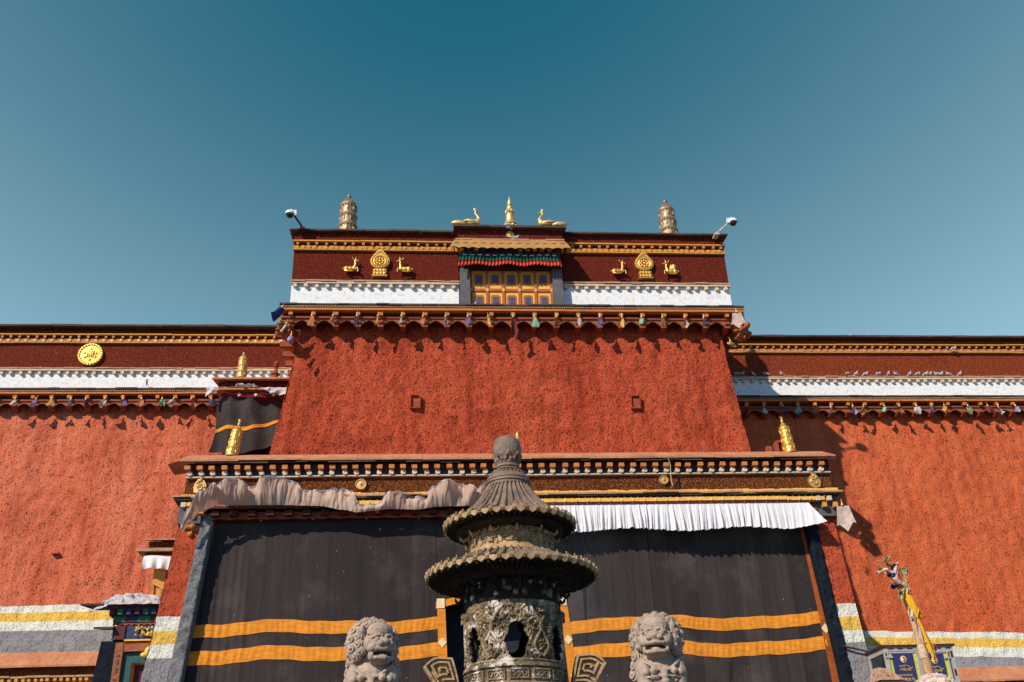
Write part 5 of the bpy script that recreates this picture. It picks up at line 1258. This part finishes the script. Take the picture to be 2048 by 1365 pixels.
    for rx, rz_, y, r, n, a0, a1 in specs:
        for i in range(n):
            a = a0 + (a1 - a0) * (i + .5) / n
            c = HM @ Vector((rx * sin(a), y, rz_ * cos(a) + .03)); d = (HM.to_3x3() @ Vector((sin(a), -.55 if y < 0 else (.1 if y < .15 else .8), cos(a)))).normalized()
            curl(mane, c, d, r)
    for i in range(7):
        a = -1.5 + i * .5; c = HM @ Vector((.13 * sin(a), -.235 + .03 * abs(a), .245 + .035 * cos(a))); curl(mane, c, HM.to_3x3() @ Vector((.4 * sin(a), -.75, .6)), .058)
    for s in (-1, 1):
        for k in range(3): c = P @ Vector((s * (.31 + .015 * k), -.02 + .05 * k, 4.18 - .12 * k)); curl(mane, c, (s * .8, -.5, .1), .088)
    part('mane', mane, 'stone', t, 60)
    part('mouth', MB().ell((0, -.22, -.185), (.145, .12, .05)).xf(H), 'stone_dark', t, 60)
    part('pedestal', MB().box(cx - .52, cx + .52, cy_ - .60, cy_ + .62, 2.0, 2.85).box(cx - .60, cx + .60, cy_ - .68, cy_ + .7, 2.85, 3.08), 'stone', t)
    part('tail', MB().tube([(cx + .1, cy_ + .5, 3.2), (cx + .12, cy_ + .55, 3.6), (cx + .05, cy_ + .45, 3.95)], [.06, .08, .03], 8), 'stone', t, 60)
lion(-.79, 15.0, .52, 'carved stone guardian lion left of the burner, head turned to the right')
lion(3.385, 15.0, -.30, 'carved stone guardian lion right of the burner, head turned slightly left')

# ------------------------------------------------------------------ incense burner
BX, BY = .80, 9.5
bn = thing('incense_burner', 'tall two-roofed iron incense burner with pierced stained body in the foreground', 'incense burner', (BX, BY, 0))
part('knob', MB().lathe([(0, 5.455), (.05, 5.452), (.10, 5.43), (.132, 5.385), (.144, 5.33), (.146, 5.28), (.138, 5.23), (.12, 5.19), (.10, 5.165)], (BX, BY, 0), 40, ridge=lambda a, i: (.02 * abs(cos(a * 8)) if i >= 6 else .0)), 'bronze', bn, 180)
mb = MB()
for j in range(8):
    a = 2 * pi * j / 8
    for k in range(5): mb.ell((BX + (.13 - .008 * abs(k - 2)) * cos(a + .12 * (k - 2)), BY + (.13 - .008 * abs(k - 2)) * sin(a + .12 * (k - 2)), 5.235 - .013 * (k - 2) ** 2), (.024, .024, .035), u=7, v=5)
part('lotus_petals', mb, 'bronze', bn, 60)
part('neck', MB().lathe([(.105, 5.17), (.117, 5.165), (.120, 5.15), (.112, 5.135), (.118, 5.125), (.118, 5.108), (.106, 5.10), (.108, 5.062), (.118, 5.055), (.122, 5.045), (.15, 5.04), (.175, 5.03), (.20, 5.005), (.216, 4.985), (.222, 4.965), (.215, 4.955), (.226, 4.945), (.228, 4.93), (.215, 4.92), (.222, 4.91), (.220, 4.895), (.20, 4.89)], (BX, BY, 0), 48), 'bronze', bn, 35)
mb = MB()
for j in range(26):
    a = 2 * pi * j / 26; mb.ell((BX + .108 * cos(a), BY + .108 * sin(a), 5.082), (.016, .016, .012), u=7, v=5); mb.ell((BX + .165 * cos(a), BY + .165 * sin(a), 5.035), (.022, .022, .013), u=7, v=5)
part('neck_relief', mb, 'bronze', bn, 60)
def roof(name, r0, r1, z0, z1, nfl, pw, under_r):
    nt = 26; prof = []
    def rz(t): return r0 + (r1 - r0) * t, z0 - (z0 - z1) * (1 - (1 - t) ** pw)
    mb = MB(); S = nfl * 12
    def fn(u, v):
        a = u * 2 * pi; r, z = rz(v); k = abs(cos(a * nfl / 2)); amp = .004
        return (BX + r * cos(a), BY + r * sin(a), z + amp * (max(0, k - .22) / .78) ** .42 - amp * .55)
    mb.grid(lambda u, v: fn(1 - u, v), S, nt)
    rt = part(name, mb, 'bronze', bn, 180)
    for j in range(nfl):
        a = 2 * pi * j / nfl; pts = []; rr_ = []
        for q in range(13):
            t = q / 12; r, z = rz(t); pts.append((BX + r * cos(a), BY + r * sin(a), z + .012)); rr_.append(max(.010, pi * r / nfl * .50))
        part('roll_tile', MB().tube(pts, rr_, 9), 'bronze', rt, 70)
    # eave edge with tile ends, pointed drips and little studs
    mb = MB(); md = MB(); ms = MB()
    mb.lathe([(r1 - .03, z1 + .004), (r1 + .004, z1 + .0), (r1 + .004, z1 - .022), (r1 - .03, z1 - .028)], (BX, BY, 0), S // 2)
    for j in range(nfl):
        a = 2 * pi * j / nfl; q = Matrix.Translation((BX, BY, z1)) @ Matrix.Rotation(a + pi / 2, 4, 'Z')
        m = MB(); m.lathe([(0, -.016), (.010, -.018), (.015, -.012), (.021, -.016), (.024, -.010), (.024, .045)], (0, -r1, .010), 12, axis='y'); m.xf(q); mb.add(m.v, m.f)
        m = MB(); m.box(-.005, .005, -r1 + .02, -r1 + .03, .03, .062); m.xf(q); mb.add(m.v, m.f)
        q2 = Matrix.Translation((BX, BY, z1)) @ Matrix.Rotation(a + pi / 2 + pi / nfl, 4, 'Z')
        w = pi * r1 / nfl * .72
        m = MB().prism([(-w, .0), (-w * .8, -.026), (-w * .35, -.042), (0, -.050), (w * .35, -.042), (w * .8, -.026), (w, 0), (0, .006)], -r1 - .010, -r1 + .006); m.xf(q2); md.add(m.v, m.f)
    part('tile_end', mb, 'bronze_ochre', rt, 40); part('drip_tile', md, 'bronze_ochre', rt)
    # underside with rafters
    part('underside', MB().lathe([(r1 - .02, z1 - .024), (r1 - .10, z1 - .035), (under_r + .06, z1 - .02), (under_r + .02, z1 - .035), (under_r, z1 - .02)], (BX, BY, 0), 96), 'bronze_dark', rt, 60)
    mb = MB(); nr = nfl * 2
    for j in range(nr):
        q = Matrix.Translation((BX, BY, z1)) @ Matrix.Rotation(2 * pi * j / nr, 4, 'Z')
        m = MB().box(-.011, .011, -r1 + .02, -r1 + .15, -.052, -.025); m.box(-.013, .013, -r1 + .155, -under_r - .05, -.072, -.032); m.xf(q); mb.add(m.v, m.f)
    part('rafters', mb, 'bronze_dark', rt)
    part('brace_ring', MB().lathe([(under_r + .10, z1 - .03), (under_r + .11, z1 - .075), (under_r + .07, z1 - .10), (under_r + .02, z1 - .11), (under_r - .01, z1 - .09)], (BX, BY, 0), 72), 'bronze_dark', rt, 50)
roof('upper_roof', .205, .640, 4.895, 4.50, 36, 1.9, .42)
roof('lower_roof', .455, .815, 4.165, 4.005, 46, 1.6, .46)
# upper drum
part('drum', MB().lathe([(.40, 4.50), (.405, 4.42), (.385, 4.415), (.385, 4.345), (.400, 4.342), (.405, 4.325), (.392, 4.32), (.392, 4.245), (.402, 4.242), (.405, 4.225), (.415, 4.215), (.428, 4.195), (.445, 4.175), (.47, 4.165)], (BX, BY, 0), 72), 'bronze_ochre', bn, 35)
for j in range(12):
    mb = MB()
    q = Matrix.Translation((BX, BY, 0)) @ Matrix.Rotation(2 * pi * j / 12 + .2, 4, 'Z')
    m = MB().box(-.018, .018, -.408, -.385, 4.245, 4.325)
    for k in range(26): m.ell((R.uniform(-.17, .17) * .5 + .10, -.392 - .003, 4.283 + R.uniform(-.024, .024)), (.011, .009, .009), u=6, v=4)
    m.xf(q); mb.add(m.v, m.f)
    m = MB()
    for k in range(9): m.ell((.10 + R.uniform(-.05, .05), -.392, 4.378 + R.uniform(-.02, .022)), (.018, .014, .014), u=7, v=5)
    m.xf(q); mb.add(m.v, m.f)
    part('panel_relief', mb, 'bronze_ochre', bn, 60)
def hooks(name, z, rr, n, k, mat):
    for j in range(n):
        mb = MB()
        q = Matrix.Translation((BX, BY, z)) @ Matrix.Rotation(2 * pi * j / n + .06, 4, 'Z')
        m = MB().tube([(0, -rr + .02, .09 * k), (0, -rr - .03, .08 * k), (0, -rr - .07, .05 * k), (0, -rr - .09, .075 * k), (0, -rr - .10, .10 * k)], [.016, .018, .016, .013, .008], 7)
        m.tube([(0, -rr + .02, .02 * k), (0, -rr - .03, .01 * k), (0, -rr - .07, -.02 * k), (0, -rr - .095, 0), (0, -rr - .10, .02 * k)], [.018, .02, .018, .014, .008], 7)
        m.tube([(-.05, -rr - .01, .09 * k), (-.045, -rr - .015, .01), (0, -rr - .02, -.02 * k), (.045, -rr - .015, .01), (.05, -rr - .01, .09 * k)], .012, 6)
        m.ell((0, -rr - .03, .12 * k), (.022, .022, .024), u=8, v=6); m.box(-.03, .03, -rr - .03, -rr + .03, .075 * k, .095 * k); m.xf(q); mb.add(m.v, m.f)
        part(name, mb, mat, bn, 60)
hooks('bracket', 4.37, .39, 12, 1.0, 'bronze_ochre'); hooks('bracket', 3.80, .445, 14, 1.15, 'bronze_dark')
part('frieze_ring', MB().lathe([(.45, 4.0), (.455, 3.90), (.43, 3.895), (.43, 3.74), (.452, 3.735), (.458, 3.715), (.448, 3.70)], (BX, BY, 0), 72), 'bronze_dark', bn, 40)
mb = MB()
for j in range(60):
    a = R.uniform(0, 2 * pi); mb.ell((BX + .435 * cos(a), BY + .435 * sin(a), R.uniform(3.75, 3.89)), (.028, .028, R.uniform(.015, .04)), u=7, v=5)
part('frieze_relief', mb, 'bronze_stain', bn, 60)
# pierced body
NH = 6; HZ = 3.335
def hole(a, z):
    da = (a + pi / 2 + .02 + pi / NH) % (2 * pi / NH) - pi / NH
    x = da * .445; zz = z - HZ - (.20 if sin(a) > .8 else 0)
    zz2 = zz / .155 if zz > 0 else zz / .165
    w = (.098 if abs(cos(a)) < .3 else .085) + .018 * cos(zz * 42) * (1 if zz > -.02 else .4)
    return (x / w) ** 2 + abs(zz2) ** 2.6 < 1
mb = MB(); NA, NZ = 480, 96
za, zb = 3.165, 3.715; ids = {}
def rv(i, j, inner):
    key = (i % NA, j, inner)
    if key not in ids:
        a = 2 * pi * (i % NA) / NA; z = za + (zb - za) * j / NZ
        if inner: r = .40
        else:
            e = min(1, 8 * j / NZ, 8 * (NZ - j) / NZ)
            f = mn.fractal(Vector((cos(a) * 10, sin(a) * 10, z * 14)), .7, 2.2, 4)
            g2 = 1 - abs(mn.noise(Vector((cos(a) * 14 + 3, sin(a) * 14, z * 22)))) * 2.6
            r = .437 + e * (.018 * f + .020 * max(0, g2) ** 2)
        ids[key] = len(mb.v); mb.v.append((BX + r * cos(a), BY + r * sin(a), z))
    return ids[key]
op = [[hole(2 * pi * (i + .5) / NA, za + (zb - za) * (j + .5) / NZ) for j in range(NZ)] for i in range(NA)]
for i in range(NA):
    for j in range(NZ):
        if op[i][j]: continue
        mb.f.append((rv(i, j, 0), rv(i + 1, j, 0), rv(i + 1, j + 1, 0), rv(i, j + 1, 0))); mb.mi.append(0)
        mb.f.append((rv(i, j, 1), rv(i, j + 1, 1), rv(i + 1, j + 1, 1), rv(i + 1, j, 1))); mb.mi.append(1)
        for (i2, j2, p, q) in ((i - 1, j, (i, j), (i, j + 1)), (i + 1, j, (i + 1, j + 1), (i + 1, j)), (i, j - 1, (i + 1, j), (i, j)), (i, j + 1, (i, j + 1), (i + 1, j + 1))):
            if 0 <= j2 < NZ and op[i2 % NA][j2]:
                mb.f.append((rv(*p, 0), rv(*q, 0), rv(*q, 1), rv(*p, 1))); mb.mi.append(1)
part('pierced_body', mb, ['bronze_stain', 'bronze_dark'], bn, 180)
# dragons-and-clouds relief between the holes, knobs at the sides
mb = MB()
for j in range(NH):
    a0 = -pi / 2 - .02 + pi / NH + j * 2 * pi / NH
    for s in (-1, 1):
        for k in range(34):
            tt = k / 33; a = a0 + s * (.05 + .10 * sin(tt * 7.5) + .06 * tt); z = 3.20 + .42 * tt
            mb.ell((BX + .452 * cos(a), BY + .452 * sin(a), z), (.017, .017, .012), u=7, v=5)
        for q in range(46):
            a = a0 + s * R.uniform(0, .30); mb.ell((BX + .448 * cos(a), BY + .448 * sin(a), R.choice([R.uniform(3.18, 3.34), R.uniform(3.40, 3.66)])), (R.uniform(.006, .018),) * 2 + (R.uniform(.006, .014),), u=6, v=4)
    for dz in (3.60, 3.645): mb.box(BX + .455 * cos(a0) - .022, BX + .455 * cos(a0) + .022, BY + .455 * sin(a0) - .022, BY + .455 * sin(a0) + .022, dz - .016, dz + .016)
for a in (pi, 0):
    for z in (3.63, 3.58): mb.box(BX + .455 * cos(a) - .035, BX + .455 * cos(a) + .035, BY - .03, BY + .03, z - .018, z + .018)
part('dragon_relief', mb, 'bronze_stain', bn, 60)
part('waist', MB().lathe([(.43, 3.18), (.455, 3.175), (.462, 3.16), (.455, 3.145), (.475, 3.14), (.478, 3.11), (.455, 3.10), (.455, 2.98), (.48, 2.97), (.50, 2.94), (.47, 2.90)], (BX, BY, 0), 72), 'bronze_stain', bn, 35)
mb = MB()
for j in range(14):
    q = Matrix.Translation((BX, BY, 0)) @ Matrix.Rotation(2 * pi * j / 14, 4, 'Z'); m = MB()
    m.box(-.085, .085, -.468, -.45, 3.075, 3.088).box(-.085, .085, -.468, -.45, 3.0, 3.013).box(-.085, -.072, -.468, -.45, 3.013, 3.075).box(.072, .085, -.468, -.45, 3.013, 3.075)
    for k in range(3): m.tube([(-.05 + k * .05 + .018 * cos(b), -.46, 3.044 + .02 * sin(b)) for b in [x * .9 for x in range(8)]], .006, 5)
    m.xf(q); mb.add(m.v, m.f)
part('waist_relief', mb, 'bronze_stain', bn, 60)
part('bowl', MB().lathe([(.47, 2.92), (.62, 2.86), (.64, 2.80), (.58, 2.76), (.66, 2.4), (.64, 2.05), (.50, 1.75), (.34, 1.6), (.36, 1.2), (.52, .9), (.60, .5), (.75, .45), (.75, 0)], (BX, BY, 0), 56), 'bronze', bn, 40)
# upright handles with a square-spiral pattern
def handle(s):
    cx = BX + s * .57
    def C(u, v):   # u across, v up; flares outwards to the top
        x = cx + s * ((u - .5) * (.13 + .14 * v) + .14 * v ** 1.6); z = 2.78 + .475 * v - .10 * (max(0, u - .5) * 2) ** 1.8 * v + .02 * u * v
        return x, z
    def slab(poly, y0, y1): m = MB(); m.prism([C(u, v) for u, v in poly], y0, y1); return m
    n = 14
    out = [(0, i / n) for i in range(n)] + [(i / 8, 1) for i in range(8)] + [(1, 1 - i / n) for i in range(n + 1)]
    h = part('handle', slab(out, BY - .06, BY + .05), 'bronze_ochre', bn)
    mb = MB()
    def bar(u0, u1, v0, v1):
        k = 6; long_v = (v1 - v0) > (u1 - u0) * .4
        for i in range(k):
            if long_v: p = [(u0, v0 + (v1 - v0) * i / k), (u1, v0 + (v1 - v0) * i / k), (u1, v0 + (v1 - v0) * (i + 1) / k), (u0, v0 + (v1 - v0) * (i + 1) / k)]
            else: p = [(u0 + (u1 - u0) * i / k, v0), (u0 + (u1 - u0) * (i + 1) / k, v0), (u0 + (u1 - u0) * (i + 1) / k, v1), (u0 + (u1 - u0) * i / k, v1)]
            m = slab(p, BY - .105, BY - .06); mb.add(m.v, m.f)
    w = .075; hv = .033
    for base in (.52, .06):
        top = base + .42
        bar(.0, w, base, top + .05); bar(1 - w, 1, base, top + .05)
        bar(w, 1 - w, top + .015, top + .05)
        bar(.16, .84, top - .06, top - .06 + hv); bar(.16, .16 + w, base + .05, top - .06); bar(.84 - w, .84, base + .14, top - .06)
        bar(.16 + w, .70, base + .05, base + .05 + hv); bar(.32, .84 - w, base + .14, base + .14 + hv); bar(.32, .32 + w, base + .14, top - .13); bar(.32 + w, .68, top - .16, top - .13); bar(.60, .68, base + .22, top - .16)
    part('key_pattern', mb, 'bronze_ochre', h)
handle(-1); handle(1)

# thin incense smoke drifting off to the right of the burner
k = NT('incense_smoke'); p = k.ob()
k.t.nodes.remove(k.b)
pv = k.n('ShaderNodeVolumePrincipled'); pv.inputs['Color'].default_value = (0.85, 0.86, 0.9, 1); pv.inputs['Anisotropy'].default_value = 0.3
gx = k.n('ShaderNodeTexGradient'); gx.gradient_type = 'SPHERICAL'; k.l(k.vscale(p, (1 / .62, 1 / .5, 1 / .98)), gx.inputs['Vector'])
nz = k.noise(k.vscale(p, (2.4, 2.4, 1.5)), 1.0, 5, 0.6, 1.2)
den = k.math('MULTIPLY', k.ramp(nz, [(0.42, 0), (0.72, 1)]), k.math('MULTIPLY', gx.outputs[1], 0.55))
k.l(den, pv.inputs['Density']); k.l(pv.outputs[0], k.t.nodes['Material Output'].inputs['Volume'])
mb = MB().ell((0, 0, 0), (.62, .5, .98), u=24, v=14); me = mb.mesh('incense_smoke', [k.m])
o = bpy.data.objects.new('incense_smoke', me); COL.objects.link(o); o.location = (1.55, 10.45, 4.15)
tag(o, 'thin pale incense smoke drifting beside the burner', 'smoke', kind='stuff')
